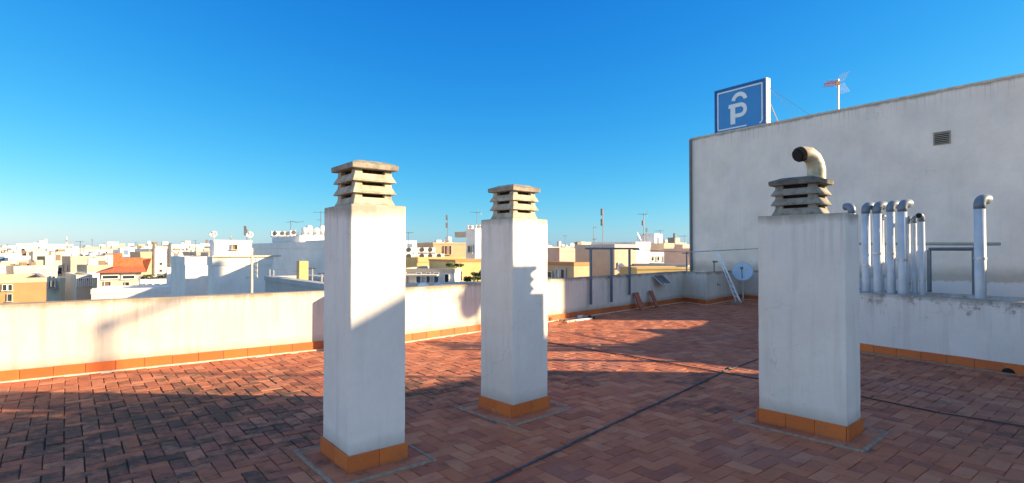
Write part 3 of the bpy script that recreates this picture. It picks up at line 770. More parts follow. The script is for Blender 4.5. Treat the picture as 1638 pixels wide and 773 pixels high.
def water_tank(x, y, z, r, h, label):
    t = thing('water_tank', label, 'water tank', (x, y, z), 'rooftop water tanks')
    m = MB(); m.tube([(x, y, z+.15), (x, y, z+.15+h*.8), (x, y, z+.15+h)], [r, r, r*.55], 14); m.build('drum', M['tank'], t, smooth=True)
    m = MB(); m.box((x, y, z+.075), r*1.8, r*1.8, .148, .6); m.build('stand', M['galv'], t)
def ac_unit(x, y, z, w, h, label, rot=R(39)):
    t = thing('air_conditioner', label, 'air conditioner', (x, y, z), 'rooftop air conditioners')
    a = Vector((math.cos(rot), math.sin(rot))); n = Vector((a.y, -a.x))
    m = MB(); m.rect((x, y), a, n, -w/2, w/2, -w*.2, w*.2, z+.08, z+h); m.build('casing', M['white'], t, bevel=.01)
    m = MB(); m.rect((x, y), a, n, -w*.45, -w*.35, -w*.2, w*.2, z, z+.079); m.build('foot', M['thin'], t); m = MB(); m.rect((x, y), a, n, w*.35, w*.45, -w*.2, w*.2, z, z+.079); m.build('foot', M['thin'], t)
    m = MB(); c0 = Vector((x, y))-a*w*.1+n*(w*.2+.005); c1 = c0+n*.02; m.tube([(c0.x, c0.y, z+.08+h*.46), (c1.x, c1.y, z+.08+h*.46)], h*.36, 16); m.build('fan_grille', M['acgrill'], t)

# --- left
B = bld(-60, -46, 75, 447, 38, 'ochre building with brown roof edge at the far left, below the horizon', 'ochre', rot=43, rimmat='beige', wl=9)
for px in (4, 13): wr_(B, px, 455, 465, 8, fr_='white')
wr_(B, 12, 470, 482, 9)
B = bld(76, 97, 102, 445, 58, 'grey green block with stacked balconies beside the narrow street', 'green', rot=54)
for k in range(5):
    d, n = B.b, -B.a; z = B.z-1.2-2.6*k
    m = MB(); m.rect(B.P, d, n, .6, B.wl-.6, .002, .9, z, z+.12); m.rect(B.P, d, n, .6, B.wl-.6, .82, .9, z+.12, z+.9); m.build('balcony', PAL['grey'], B.t)
    for u in (1.2, B.wl*.55): window(B.t, B.P, d, n, u, z-1.6 if False else z+.15, 1.1, 1.2)
B = bld(115, 123, 148, 440, 52, 'small cream block with a white roof railing beside the red roof', 'cream', rot=45, wl=8)
wr_(B, 126, 442, 449, 8); wr_(B, 137, 442, 449, 7)
m = MB()
for k in range(9): q = B.P+B.a*(B.wr*k/8)-B.b*.15; m.rod((q.x, q.y, B.z-1.1), (q.x, q.y, B.z-.3), .04, 4)
q0, q1 = B.P-B.b*.15, B.P+B.a*B.wr-B.b*.15; m.rod((q0.x, q0.y, B.z-.3), (q1.x, q1.y, B.z-.3), .05, 4); m.build('railing', M['white'], B.t)
# red roofed house
B = bld(150, 160, 226, 437, 46, 'white house with a hipped red tile roof', 'cream', rot=33, rim=0, wl=9)
zr = B.z; ov = .4; m = MB()
c0 = [B.P-B.a*ov-B.b*ov, B.P+B.a*(B.wr+ov)-B.b*ov, B.P+B.a*(B.wr+ov)+B.b*(B.wl+ov), B.P-B.a*ov+B.b*(B.wl+ov)]
r0, r1 = B.P+B.a*(B.wl*.4)+B.b*B.wl*.5, B.P+B.a*(B.wr-.1)+B.b*B.wl*.5; hz = zr+1.15
m.add([(p.x, p.y, zr+.01) for p in c0]+[(r0.x, r0.y, hz), (r1.x, r1.y, hz)], [(0, 1, 5, 4), (1, 2, 5), (2, 3, 4, 5), (3, 0, 4), (3, 2, 1, 0)]); rf = m.build('roof', M['roofred'], B.t)
q = B.P+B.a*B.wr*.75+B.b*2; m = MB(); m.box((q.x, q.y, zr+.8), 1.6, .8, .9, R(33)); m.build('dormer', M['roofred'], rf)
q = B.P+B.a*1.0+B.b*B.wl*.55; m = MB(); m.box((q.x, q.y, zr+.9), .7, .7, 1.5, R(33)); m.build('chimney', M['roofred'], rf)
for px, w in ((163, 28), (195, 22)): wr_(B, px, 440, 446, w, fr_='white')
wr_(B, 167, 450, 459, 12, pane='shutter'); wr_(B, 200, 451, 460, 8)
B = bld(140, 147, 285, 463, 33, 'long white boundary wall block in front of the red roofed house', 'white', rot=27, wl=3.5, rim=.3)
B = bld(222, 225, 271, 447, 41, 'white terrace block with dark planting along its edge', 'white', rot=35, wl=6)
for px in (228, 238, 250, 262): wr_(B, px, 454, 457, 6)
m = MB()
for k in range(260):
    u = rng.uniform(0, B.wr); v = rng.uniform(0, .8); q = B.P+B.a*u+B.b*v; z = B.z+rng.uniform(-.1, .33); s_ = rng.uniform(.05, .14)
    m.box((q.x, q.y, z), s_, s_, s_*.5, rng.uniform(0, 3))
tag(m.build('roof_planting', M['leafd'], None), 'dark planting along the white terrace block right of the red roof', 'plants')['kind'] = 'stuff'
B = bld(262, 268, 273, 428, 39, 'slim white pier between the white terrace and the blue shaded block', 'white', rot=35, wl=1, rim=0, name='pier', cat='pier')
B = bld(218, 225, 243, 403, 72, 'plain beige slab block behind the red roof', 'peach', rot=43, wl=8)
B = bld(236, 241, 272, 398, 78, 'white block with black vertical pipes behind the terrace block', 'white', rot=45, wl=10)
for px in (246, 272):
    q = roofpt(B, px, -.2); m = MB(); m.rod((q.x, q.y, B.z-6), (q.x, q.y, B.z+.8), .16, 6); m.build('flue', M['thin'], B.t)
for y in (420, 431): wr_(B, 255, y, y+4, 5)
for px, y in ((247, 410), (247, 425)): wr_(B, px-4, y, y+4, 3)
# --- middle left: blue shaded stepped block with stair tower
B = bld(274, 297, 338, 411, 23.5, 'stepped white block with deep blue shadows left of the nearest chimney', 'white', rot=39)
B1 = bld(334, 341, 436, 411, 21.5, '', 'white', rot=39, parent=B.t)
m = MB(); m.rect(B1.P, B1.a, B1.b, -.05, B1.wr+.3, -.10, -.04, B1.z-.02, B1.z+.05); m.build('coping', M['curb_y'], B.t)
T = bld(336, 343, 402, 384, 25, 'white stair tower with one small window on the stepped block', 'white', rot=39, z0=B1.z-.34, rim=.12, name='stair_tower', cat='stair tower')
wr_(T, 370, 391, 399, 10, fr_='curb_y', pane='shutter')
for px, r_ in ((342, .17), (400, .17)):
    q = roofpt(T, px, .3); satellite_dish((q.x, q.y, T.z), r_, .22, R(-80), 'white dish on the %s corner of the small stair tower' % ('left' if px < 350 else 'right'))
q = roofpt(T, 395, .6); tv_antenna(q.x, q.y, T.z, .55, 'short antenna beside the right dish of the small stair tower', kinds=(3,))
bld(525, 548, 642, 383, 20.5, 'unseen white block added behind the nearest chimney for its shadow', 'white', rot=39, wl=4)  # added unseen block, its shadow falls across the stepped block
B = bld(405, 491, 620, 387, 31, 'tall white block with broad grey blue side wall behind the nearest chimney', 'white', rot=39)
U = bld(436, 480, 600, 377, 35, '', 'white', rot=39, parent=B.t, z0=B.z-.3)
for i, px in enumerate((440, 452, 461, 470)):
    q = roofpt(U, px, 3.5 if px < 470 else 1.0); ac_unit(q.x, q.y, U.z-.05, .55, .4, ['far left', 'second', 'third', 'rightmost'][i]+' dark unit in the row on the tall white block roof')
for i, px in enumerate((487, 494, 506, 515)):
    q = roofpt(U, px, .7); water_tank(q.x, q.y, U.z-.05, .2+.03*(i % 2), .45+.15*(i % 2), ['leftmost', 'second', 'third', 'rightmost'][i]+' small white tank on the tall white block behind the nearest chimney')
q = roofpt(U, 513, 1.2); tv_antenna(q.x, q.y, U.z, 1.7, 'thin tall antenna just left of the nearest chimney cap', kinds=(1, 2), size=.8)
q = roofpt(U, 465, 1.2); tv_antenna(q.x, q.y, U.z, 1.0, 'wide spread antenna on the tall white block roof', kinds=(2,), size=1.8, face=R(39))
# pole with aerials near the parapet
x, y = pt(403, 14.0); tv_antenna(x, y, -.3, 1.78, 'cream antenna pole rising just beyond the left parapet', kinds=(1,), size=.5, group=None, mat='curbp') if False else None
M['curbp'] = simple('cream pole', (.55, .50, .42), .6)
t = thing('antenna_pole', 'cream antenna pole with short aerials rising just beyond the left terrace wall', 'antenna', (x, y, -.3))
m = MB(); m.rod((x, y, -.6), (x, y, zt(411, 14)), .035, 8); m.build('mast', M['curbp'], t)
m = MB()
for k, yy in enumerate((416, 425, 433, 441)): z = zt(yy, 14); m.rod((x, y, z), (x+.14, y+.03, z), .010, 4); m.rod((x+.14, y, z-.05), (x+.14, y, z+.06), .010, 4); m.rod((x+.09, y, z-.04), (x+.09, y, z+.05), .008, 4)
z = zt(444, 14); m.rod((x-.16, y, z), (x+.16, y, z), .01, 4); m.rod((x-.12, y, z-.05), (x-.12, y, z+.05), .01, 4); m.build('aerial', M['curbp'], t)
B = bld(425, 545, 640, 457.5, 11.6, 'near neighbouring roof with grey shaded wall and thin railing', 'grey', rot=39, rim=.12)
q = pt(484, 15); m = MB(); m.box((q.x, q.y, .85), .24, .24, 1.0, R(39)); t = thing('chimney_stack', 'short ochre chimney block on the near neighbouring roof', 'chimney', (q.x, q.y, .4)); m.build('stack', PAL['yellow'], t)
m = MB(); m.box((q.x, q.y, zt(431, 15)), .20, .20, .18, R(39)); m.build('pot', PAL['ochre'], t)
t = thing('roof_railing', 'thin pale railing on the near neighbouring roof', 'railing', (*pt(432, 16.4), .8))
prev = None
for px in (432, 438, 478):
    q = pt(px, 16.5-.03*(px-432)); z = zt(432, 16); m = MB(); m.rod((q.x, q.y, zt(448, q.y)), (q.x, q.y, z), .022, 5); m.build('post', M['mast'], t)
m = MB(); q0, q1 = pt(438, 16.3), pt(480, 15.1); m.rod((q0.x, q0.y, zt(432, 16)), (q1.x, q1.y, zt(432, 16)-.02), .014, 5); m.build('rail', M['mast'], t)
for px, yb, ytp, lab in ((500, 452, 430, 'thin T shaped post on the near roof'), (515, 455, 438, 'white stub pipe with dark top on the near roof')):
    q = pt(px, 13.5); t = thing('roof_post', lab, 'post', (q.x, q.y, zt(yb, 13.5))); m = MB(); m.rod((q.x, q.y, zt(yb+8, 13.5)), (q.x, q.y, zt(ytp, 13.5)), .02, 6); m.build('stem', M['mast'], t)
    m = MB(); z = zt(ytp, 13.5); m.rod((q.x-.09, q.y, z), (q.x+.09, q.y, z+.01), .015, 5); m.build('crosspiece', M['thin'], t)
# --- middle
B = bld(600, 636, 727, 430, 25, 'terrace house with blue doors and a cream awning between the two left chimneys', 'pale', rot=-6, wl=6, rim=.18, rimmat='cream')
for px, w, pn in ((645, 6, 'bluedoor'), (666, 9, 'bluedoor'), (682, 7, 'bluedoor'), (694, 9, 'bluedoor'), (711, 8, 'glass')): wr_(B, px, 435.5 if px < 700 else 438, 456, w, pane=pn, fr_='white')
m = MB(); n = -B.b; u0 = abs(solve(B.P, B.a, 650)); u1 = abs(solve(B.P, B.a, 703))
vs = []
for u in (u0, u1):
    for v, z in ((.10, B.z-.22), (.45, B.z-.26), (.45, B.z-.32), (.10, B.z-.28)): qq = B.P+B.a*u+n*v; vs.append((qq.x, qq.y, z))
m.add(vs, [(0, 1, 2, 3), (7, 6, 5, 4), (0, 4, 5, 1), (1, 5, 6, 2), (2, 6, 7, 3), (3, 7, 4, 0)]); m.build('awning', M['awning'], B.t)
B = bld(600, 605, 800, 412, 35, 'yellow upper storey block carrying air conditioners between the two left chimneys', 'yellow', rot=30, wl=8)
YB = B
for i, (px, st) in enumerate(((655, 0), (655, 1), (676, 0), (676, 1), (689, 0), (689, 1), (703, 0))):
    q = roofpt(B, px, .6); ac_unit(q.x, q.y, B.z-.2+st*.42, .62, .42, ['bottom', 'top', 'bottom', 'top', 'bottom', 'top', 'lone'][i]+' unit of the %s stack of air conditioners on the yellow block' % ['first', 'first', 'second', 'second', 'third', 'third', 'fourth'][i], R(20))
B = bld(688, 693, 770, 388, 38, 'peach rooftop block with two arched openings', 'peach', rot=25, wl=4, z0=zt(412, 38)-1.2, rim=.15)
for px in (710, 717): wr_(B, px, 393, 407, 5, pane='shutter', fr_='curb_y')
q = roofpt(B, 717, 1.5); water_tank(q.x, q.y, B.z-.1, .25, .4, 'little white tank on the peach rooftop block under the antenna')
q = roofpt(B, 716, 1.0); tv_antenna(q.x, q.y, B.z, 1.9, 'thin antenna on the peach rooftop block between the two left chimneys', kinds=(3, 3), size=.8)
B = bld(746, 760, 800, 366, 34, 'white rooftop tower left of the middle chimney', 'white', rot=39, z0=zt(415, 34), rim=.1)
wr_(B, 758, 392, 404, 9, 'l')
m = MB(); n = B.b; m.rect(B.P, B.b, -B.a, B.wl, B.wl+1.3, -.4, 0, B.z-.5, B.z-.15); m.build('beam', PAL['beige'], B.t)
for i, px in enumerate((752, 765, 771)): q = roofpt(B, px, 1.2 if i == 0 else .5); ac_unit(q.x, q.y, B.z-.08, .42, .34, ['left', 'middle', 'right'][i]+' small unit on the white rooftop tower')
q = roofpt(B, 763, .6); tv_antenna(q.x, q.y, B.z, 1.15, 'thin antenna on the white rooftop tower left of the middle chimney', kinds=(1,), size=.7)
B = bld(724, 729, 860, 416, 26, 'yellow garden wall block with greenery beside the blue doored house', 'yellow', rot=33, wl=3, rim=.1, rimmat='ochre')
wr_(B, 731, 433, 449, 8, fr_='curb_y', pane='shutter')

def bush(name, label, cat, c, rx, ry, rz, n, leaf, seed, trunk=0.0, mat='leaf', group=None):
    g = random.Random(seed); t = thing(name, label, cat, (c[0], c[1], c[2]-trunk), group)
    m = MB()
    cl = [(g.uniform(-1, 1)*rx*.7, g.uniform(-1, 1)*ry*.7, g.uniform(-.6, 1)*rz*.7, g.uniform(.25, .5)) for _ in range(12)]
    for i in range(n):
        a = g.choice(cl); q = Vector((g.gauss(0, 1), g.gauss(0, 1), g.gauss(0, 1))).normalized()*a[3]*g.uniform(.5, 1.05)
        p = Vector((c[0]+a[0]+q.x*rx, c[1]+a[1]+q.y*ry, c[2]+a[2]+q.z*rz))
        u = Vector((g.gauss(0, 1), g.gauss(0, 1), g.gauss(0, 1))).normalized(); v = u.orthogonal().normalized(); l = leaf*g.uniform(.6, 1.3)
        m.add([p-u*l*.5, p+v*l*.28, p+u*l*.5, p-v*l*.28], [(0, 1, 2, 3)])
    m.build('foliage', M[mat], t)
    m = MB(); base = Vector((c[0], c[1], c[2]-max(trunk, rz)))
    m.tube([base, (c[0]+.03, c[1], c[2])], [.07*max(rx, .4), .03*max(rx, .4)], 7)
    for k in range(5): a = cl[k]; m.rod((c[0]+.02, c[1], c[2]-.1*rz), (c[0]+a[0], c[1]+a[1], c[2]+a[2]), .012*max(1, rx), 5)
    m.build('trunk', M['bark'], t); return t
D = 24.5; 
for i, (px, y, r_, rz_, lab) in enumerate(((764, 443, .34, .22, 'dense green bush against the yellow wall beside the middle chimney'), (748, 447, .2, .12, 'low green bush left of the dense one on the yellow terrace'), (774, 440, .3, .25, 'green bush half hidden by the middle chimney'))):
    q = pt(px, D); bush('bush', lab, 'bush', (q.x, q.y, zt(y, D)), r_, r_, rz_, 900, .07, 20+i)
q = pt(729, 25.2); bush('palm_shrub', 'small leafy shrub standing up by the corner of the yellow wall', 'shrub', (q.x, q.y, zt(424, 25.2)), .38, .3, .10, 350, .13, 31, trunk=.8)
# low pale wall at the foot of those houses, just beyond the parapet
B = bld(600, 640, 876, 457, 15.6, 'cream coping block lying just beyond the terrace wall between the chimneys', 'cream', rot=22, wl=1.2, rim=.1)
for i, px in enumerate((677, 702, 738)):
    q = pt(px, 15.3); z = zt(456.5, 15.3); m = MB(); dish_mesh(m, (q.x, q.y, z), (0, -.3, .95), .15, -.5, 14, 4)
    tag(m.build('roof_cowl', M['dish'] if i else M['white'], None, smooth=True, origin=(q.x, q.y, z)), ['small white', 'middle bluish', 'right bluish'][i]+' rounded cowl on the coping beyond the terrace wall', 'cowl', 'rounded cowls on the coping')
# --- right of the middle chimney
B = bld(845, 918, 943, 420, 25.5, 'low cream house with terracotta edge right of the middle chimney', 'peach', rot=39, rimmat='ochre', rim=.16)
wr_(B, 885, 434, 444, 8, 'l'); wr_(B, 897, 430, 446, 7, 'l', pane='frame'); wr_(B, 906, 430, 446, 8, 'l')
B = bld(845, 895, 960, 396, 48, 'pinkish lower roof block behind the dark line frame', 'pink', rot=39)
C_ = bld(920, 983, 1017, 391, 29, 'beige gabled block with one small window behind the dark line frame', 'beige', rot=39, rim=.22, rimmat='grey')
wr_(C_, 987, 420, 428, 8, pane='shutter', fr_='curb_y')
q = C_.P+C_.a*.2-C_.b*.3; satellite_dish((q.x, q.y, zt(438, q.y)), .24, .25, R(-105), 'round dish low at the corner of the beige block', 'dishw')
m = MB(); 
q = roofpt(B, 915, 1.0); satellite_dish((q.x, q.y, B.z), .22, .2, R(-70), 'dark little dish on the pinkish roof block', 'tank')
q = roofpt(C_, 965, 3.0); tv_antenna(q.x, q.y, C_.z, 2.05, 'tall antenna with two aerials on the beige block', kinds=(3, 3), size=.9, tk=1.3)
q = roofpt(C_, 951, 6.0); tv_antenna(q.x, q.y, C_.z, .5, 'short stub antenna on the left end of the beige block', kinds=(1,), size=.3)
B = bld(868, 873, 896, 395, 50, 'small white block peeking out right of the middle chimney', 'white', rot=39, wl=6)
B = bld(1010, 1017, 1040, 387, 37, 'bright white block with dish behind the beige block', 'white', rot=39, wl=4)
q = roofpt(B, 1020, .6); satellite_dish((q.x, q.y, B.z), .34, .35, R(-20), 'white dish tilted sideways on the bright white block', 'dishw')
q = roofpt(B, 1030, 1.2); tv_antenna(q.x, q.y, B.z, 2.1, 'tall thin antenna on the bright white block', kinds=(1, 3), size=.8, tk=1.3)
B = bld(1030, 1062, 1078, 389, 46, 'weathered cream block with stepped roof right of the bright white block', 'beige', rot=39)
q = roofpt(B, 1057, 2); tv_antenna(q.x, q.y, B.z, 1.2, 'small comb antenna on the weathered cream block', kinds=(2,), size=1.0)
B = bld(1028, 1034, 1080, 404, 40, 'white balcony house under the weathered cream block', 'white', rot=32, wl=5)
for px, w in ((1040, 5), (1049, 5), (1060, 10), (1074, 4)): wr_(B, px, 409, 417, w, pane='glass')
B = bld(1072, 1092, 1106, 391, 50, 'grey pink block with dark roof boxes beside the tall building', 'pink', rot=39)
for i, (px, lab) in enumerate(((1080, 'antenna on the grey pink block'), (1095, 'wide antenna next to the tall cream building'))): q = roofpt(B, px, 1.5); tv_antenna(q.x, q.y, B.z, .9, lab, kinds=(2 if i else 3,), size=1.1)
q = roofpt(B, 1078, 3); m = MB(); m.box((q.x, q.y, B.z+.3), .9, .8, .8, R(39)); tag(m.build('roof_box', M['thin'], None, origin=(q.x, q.y, B.z)), 'dark box on the grey pink block roof', 'roof box')
B = bld(1062, 1125, 1150, 397.5, 33, 'pinkish beige wall block ending at the tall building', 'pink', rot=39, rim=.2)
B = bld(1000, 1100, 1140, 424, 27, 'grey edged low roof in front of the white balcony house', 'grey', rot=34, rim=.2)
B = bld(1012, 1019, 1150, 428, 25, 'low yellow wall block just beyond the far terrace wall', 'yellow', rot=12, wl=2, rim=.1)
# heap of planters on the yellow roof
for i, px in enumerate((1062, 1069, 1077, 1085)):
    q = pt(px, 21.5); g = random.Random(i); m = MB(); z = zt(444, 21.5)
    for k in range(12): m.box((q.x+g.uniform(-.12, .12), q.y+g.uniform(-.12, .12), z+g.uniform(0, .18)), g.uniform(.05, .12), g.uniform(.05, .12), g.uniform(.05, .10), g.uniform(0, 3))
    m.prism([(q.x-.12, q.y-.12), (q.x+.12, q.y-.12), (q.x+.12, q.y+.12), (q.x-.12, q.y+.12)], z-.3, z+.02)
    tag(m.build('planter', M['clay'] if i % 2 else M['kerb'], None, origin=(q.x, q.y, z)), ['leftmost', 'second', 'third', 'rightmost'][i]+' rough planter in the heap on the low yellow roof', 'planter', 'planters on the low yellow roof')
q = pt(1040, 21); t = thing('white_pipework', 'bent pale pipe lying on the low yellow roof', 'pipe', (q.x, q.y, .6)); m = MB(); z = zt(441, 21)
m.tube([(q.x-.25, q.y, z-.05), (q.x-.2, q.y, z+.04), (q.x, q.y, z+.05), (q.x+.2, q.y, z), (q.x+.3, q.y, z-.1)], .03, 6); m.build('pipe', M['white'], t)
q = pt(1098, 20.5); tv_antenna(q.x, q.y, .3, 1.3, 'thin pole with short arm beside the planters', kinds=(1,), size=.3)
m = MB(); q = roofpt(C_, 1000, -.5); 
# filler behind the two left chimneys and col 2
# --- distant mast
x, y = pt(106.5, 320); t = thing('radio_mast', 'red and white radio mast above the distant town at left', 'mast', (x, y, GROUND)); zt1 = zt(379, 320)
for k in range(6):
    z0 = 0+(zt1-0)*k/6 if k else -2; z1 = (zt1)*(k+1)/6; m = MB(); m.rod((x, y, z0), (x, y, z1-.01), .45-.04*k, 6); m.build('section', M['rust'] if k % 2 == 0 else M['white'], t)
m = MB(); m.rod((x, y, GROUND), (x, y, -2), .6, 6); m.build('base', M['galv'], t)

# --- far town, each building its own
rt = random.Random(77); placed = []
cols = ['white', 'white', 'white', 'white', 'pale', 'white', 'cream', 'cream', 'white', 'pink', 'pale', 'beige', 'white', 'cream']
nb = 0
rows = [(72, 6, 34, 430, 444), (88, 7, 48, 421, 438), (108, 9, 50, 414, 428), (135, 11, 50, 409, 422), (170, 12, 52, 405, 416), (220, 13, 54, 402, 411), (290, 15, 52, 399, 407), (390, 19, 46, 398, 404), (540, 25, 38, 397, 402), (800, 38, 28, 396.5, 401)]
for (D0, sz, cnt, ya, yb_) in rows:
    for k in range(cnt):
        px = -130 + (1330)*(k+rt.uniform(.1, .9))/cnt; D = D0*rt.uniform(.9, 1.12); P = pt(px, D)
        w, l = sz*rt.uniform(.6, 1.15), sz*rt.uniform(.6, 1.1)
        if D < 80 and 210 < px: continue
        if any((P-q).length < (w+r_)*.48 for q, r_ in placed): continue
        if 100 < px < 122 and D < 150: continue
        placed.append((P, w))
        base = zt(rt.uniform(ya, yb_), D)
        if px > 600: base = max(base, zt(410, D)) if rt.random() < .6 else base
        z = base + (rt.uniform(.004, .012)*D if rt.random() < .2 else 0)
        a = Vector((math.cos(R(39+rt.uniform(-3, 6))), 0)); r = R(39+rt.choice((0, 0, 8, 14))+rt.uniform(-2, 2)); a = Vector((math.cos(r), math.sin(r))); b = Vector((-a.y, a.x))
        cn = rt.choice(cols); dist = 'nearer' if D < 100 else 'middle distance' if D < 250 else 'far'
        where = 'left of the nearest chimney' if px < 520 else 'behind the chimneys'
        t = thing('town_building', '%s flat roofed town building in the %s %s' % (cn if cn != 'pale' else 'pale grey', dist if dist != 'far' else 'far distance', where), 'building', (P.x, P.y, GROUND), '%s town buildings %s' % (dist, where))
        m = MB(); m.rect(P, a, b, -w/2, w/2, -l/2, l/2, GROUND, z); m.build('wall', PAL[cn], t)
        if D < 330:
            m = MB(); th = .3
            m.rect(P, a, b, -w/2-.04, w/2+.04, -l/2-.04, -l/2+th, z+.003, z+.75); m.rect(P, a, b, -w/2-.04, w/2+.04, l/2-th, l/2, z+.003, z+.75)
            m.rect(P, a, b, -w/2-.04, -w/2+th, -l/2+th, l/2-th, z+.003, z+.75); m.rect(P, a, b, w/2-th, w/2+.04, -l/2+th, l/2-th, z+.003, z+.75); m.build('roof_edge', PAL[rt.choice((cn, cn, 'white', 'beige'))], t)
        if rt.random() < .75:
            u, v = rt.uniform(-.3, .1)*w, rt.uniform(-.2, .2)*l; ww, hh_ = rt.uniform(.25, .4)*w, rt.uniform(1.6, 2.6)*(1 if D < 300 else .8)
            m = MB(); m.rect(P, a, b, u, u+ww, v, v+ww*.8, z+.002, z+hh_); ph = m.build('penthouse', PAL[rt.choice((cn, 'white', 'cream'))], t)
            if D < 170: 
                m = MB(); m.rect(P, a, b, u+ww*.3, u+ww*.3+.8, v-.03, v-.003, z+.02, z+min(hh_-.4, 1.9)); m.build('door', M[rt.choice(('shutter', 'glass', 'bluedoor'))], ph)
        if D < 200:
            nw = 3 if D > 120 else 4; c0 = P - a*w/2 - b*l/2
            for fl_ in range(2 if D > 120 else 3):
                for k2 in range(nw):
                    if rt.random() < .12: continue
                    window(t, c0, a, -b, w*(k2+.3)/nw, z-1.9-2.9*fl_, w*.35/nw+.3, 1.3, rt.choice(('frame', 'white')), rt.choice(('glass', 'glass', 'shutter')))
            for fl_ in range(2):
                for k2 in range(2): window(t, c0, b, -a, l*(k2+.3)/2, z-1.9-2.9*fl_, 1.1, 1.3, 'frame', rt.choice(('glass', 'shutter')))
        for k2 in range(rt.randint(2, 5) if D < 240 else rt.randint(0, 2)):
            u, v, ww = rt.uniform(-.42, .36)*w, rt.uniform(-.45, .3)*l, rt.uniform(.4, 1.5)*max(1, D/140)
            m = MB(); m.rect(P, a, b, u, u+ww, v, v+ww*rt.uniform(.4, 1.2), z+.002, z+rt.uniform(.9, 1.7)*max(1, D/170)); m.build(rt.choice(('roof_hatch', 'vent_stack', 'unit_casing')), rt.choice((PAL['white'], PAL['grey'], M['galv'], PAL['beige'], M['shutter'])), t)
        if D < 260 and rt.random() < .45:
            q = P+a*rt.uniform(-.4, .4)*w+b*rt.uniform(-.4, .2)*l; tv_antenna(q.x, q.y, z, rt.uniform(2.5, 4), 'spindly antenna on a town roof in the %s %s' % (dist, where), kinds=(rt.choice((1, 2, 3)),), size=1.2, tk=1.6+D/120, face=rt.uniform(0, 6), group='antennas on the distant roofs')
        if D < 160 and rt.random() < .5:
            q = P+a*rt.uniform(-.35, .4)*w+b*rt.uniform(-.4, .2)*l; water_tank(q.x, q.y, z, .55, 1.2, 'round white tank on a town roof in the %s %s' % (dist, where))
        nb += 1
print('town buildings', nb)
# blue tarp and street trees
q = pt(56, 50); z = zt(441.5, 50); m = MB(); m.box((q.x, q.y, z), .9, .5, .35, .5); m.box((q.x+.1, q.y, z+.1), .5, .4, .3, .2)
t_ = tag(m.build('blue_tarpaulin', M['tarp'], None, origin=(q.x, q.y, z)), 'bright blue tarpaulin on a white roof above the ochre building', 'tarpaulin')
B = bld(38, 44, 72, 444, 52, 'white roof block just behind the ochre building under the blue tarpaulin', 'white', rot=43, wl=5)
for i, (px, D, y, r_) in enumerate(((107, 150, 462, 3.0), (114, 135, 467, 2.6), (104, 190, 452, 3.4), (118, 170, 458, 2.6))):
    q = pt(px, D); bush('street_tree', ['round tree low in the narrow street', 'smaller tree nearest in the narrow street', 'farthest tree in the narrow street', 'tree on the right side of the narrow street'][i], 'tree', (q.x, q.y, zt(y, D)-r_*.3), r_, r_, r_*.8, 700, .7, 50+i, trunk=zt(y, D)-r_*.3-GROUND, mat='leafd', group='trees in the narrow street')

# ------------------------------------------------------------------ unseen buildings right of the frame, placed and shaped to cast the long shadows
def src(gx, gy, z, k=0.0):
    t = z/math.tan(SUN_EL)+k; return (gx+t*math.cos(SUN_AZ), gy+t*math.sin(SUN_AZ))
o = thing('stair_house', 'cream stair house of the roof terrace, unseen on the right, shaped to cast its shadow', 'stair house', (8, 3, 0))
c0, c1 = src(-5.53, 5.54, 3.9), src(-5.53, 5.54, 3.9, 3)
m = MB(); m.prism([c0, c1, (13, -2), (c0[0]+5.2, c0[1]-6.7)], -.02, 3.9); m.build('wall', PAL['cream'], o)
c0, c1 = src(-2.72, 5.22, 3.28), src(0, 7.6, 3.28); c2 = src(0, 7.6, 3.28, 3)
m = MB(); m.prism([c0, c1, c2, (c2[0], c0[1]-.2), (c0[0]+1, c0[1]-.1)], -.028, 3.28); m.build('annex', PAL['cream'], o)
o = thing('roof_hut', 'white roof hut on the neighbouring terrace, unseen on the right, shaped to cast its shadow', 'hut', (10, 8, 0))
c0, c1, c2 = src(1.4, 9.0, 2.6), src(4.1, 12.1, 2.6), src(3.35, 7.52, 2.6)
m = MB(); m.prism([c0, c2, (14, c2[1]), (14, c1[1]-.2), c1], -.028, 2.6); m.build('wall', PAL['white'], o)
satellite_dish((11.2, 10.38, 2.6), .45, 2.05, R(-60), 'dish on a mast on the roof hut, outside the picture')
o = thing('antenna_mast', 'braced mast on the stair house annex, outside the picture', 'mast', (10.1, 6.5, 3.28))
m = MB(); m.rod((10.1, 6.5, 3.28), (10.1, 6.5, 5.85), .045, 8); m.rod((10.1, 6.5, 5.76), (10.1, 7.1, 5.84), .05, 8); m.box((10.1, 6.5, 5.76), .15, .15, .15); m.build('mast', M['galv'], o)

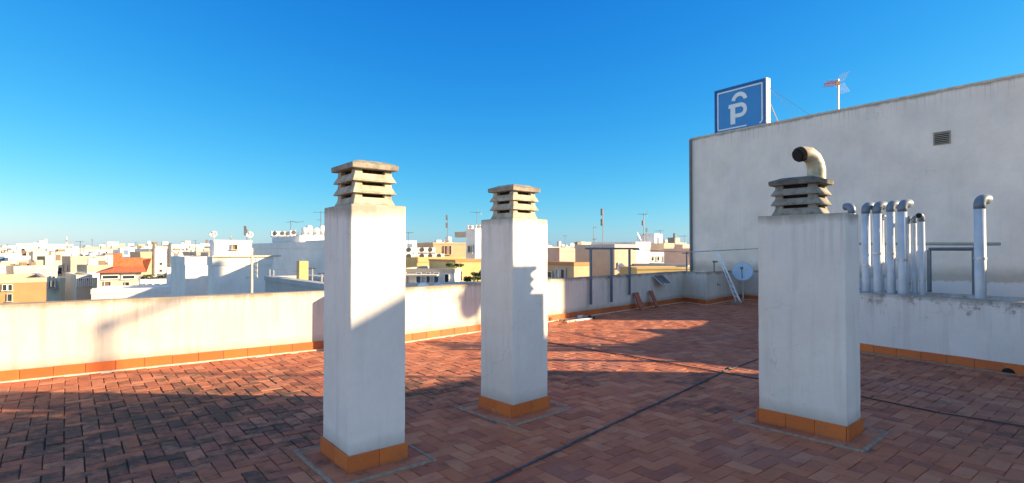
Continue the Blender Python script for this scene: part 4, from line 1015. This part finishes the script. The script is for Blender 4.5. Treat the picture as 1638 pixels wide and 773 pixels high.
# ------------------------------------------------------------------ light, sky, camera
w = bpy.data.worlds.new('World'); sc.world = w; w.use_nodes = True; nt = w.node_tree
bg = nt.nodes['Background']; sky = nt.nodes.new('ShaderNodeTexSky'); sky.sky_type = 'NISHITA'; sky.sun_disc = False
sky.sun_elevation = SUN_EL; sky.sun_rotation = math.pi/2 - SUN_AZ; sky.altitude = 0; sky.air_density = 1.0; sky.dust_density = .3; sky.ozone_density = 3.0
bg.inputs['Strength'].default_value = .104
tc = N(nt, 'ShaderNodeTexCoord'); sep = N(nt, 'ShaderNodeSeparateXYZ'); nt.links.new(tc.outputs['Generated'], sep.inputs[0])
# graded deep blue only across the camera's view; plain sky elsewhere keeps shade neutral
sc_ = N(nt, 'ShaderNodeSeparateColor'); nt.links.new(sky.outputs[0], sc_.inputs[0])
K = .23
r_ = math_(nt, 'MULTIPLY', math_(nt, 'POWER', math_(nt, 'MULTIPLY', sc_.outputs[0], K), 2.1), .30/K)
g_ = math_(nt, 'MULTIPLY', math_(nt, 'POWER', math_(nt, 'MULTIPLY', sc_.outputs[1], K), 1.05), .50/K)
b_ = math_(nt, 'MULTIPLY', math_(nt, 'POWER', math_(nt, 'MULTIPLY', sc_.outputs[2], K), .50), .70/K)
cmb = N(nt, 'ShaderNodeCombineColor')
for k_, v_ in enumerate((r_, g_, b_)): nt.links.new(v_, cmb.inputs[k_])
wgt = math_(nt, 'MULTIPLY', ramp(nt, sep.outputs[1], .05, .55), ramp(nt, sep.outputs[2], .52, .80, 1, 0))
mx = mixc(nt, wgt, sky.outputs[0], cmb.outputs[0])
nt.links.new(mx, bg.inputs['Color'])
sl = bpy.data.lights.new('sun', 'SUN'); sl.energy = 5.0; sl.angle = R(.75); sl.color = (1.0, .74, .43)
so = bpy.data.objects.new('sun', sl); COL.objects.link(so)
sd = Vector((math.cos(SUN_EL)*math.cos(SUN_AZ), math.cos(SUN_EL)*math.sin(SUN_AZ), math.sin(SUN_EL)))
so.rotation_euler = sd.to_track_quat('Z', 'Y').to_euler()
cam = bpy.data.cameras.new('camera'); co = bpy.data.objects.new('camera', cam); COL.objects.link(co); sc.camera = co
cam.sensor_width = 36; cam.lens = F/1638*36; cam.clip_start = .05; cam.clip_end = 20000
pitch = math.atan(13.5/F); co.location = (0, 0, EYE); co.rotation_euler = (math.pi/2+pitch, 0, 0)
vs_ = sc.view_settings; sc.display_settings.display_device = 'sRGB'; vs_.view_transform = 'Standard'; vs_.look = 'None'; vs_.exposure = 1.5; vs_.gamma = 1; vs_.use_curve_mapping = False
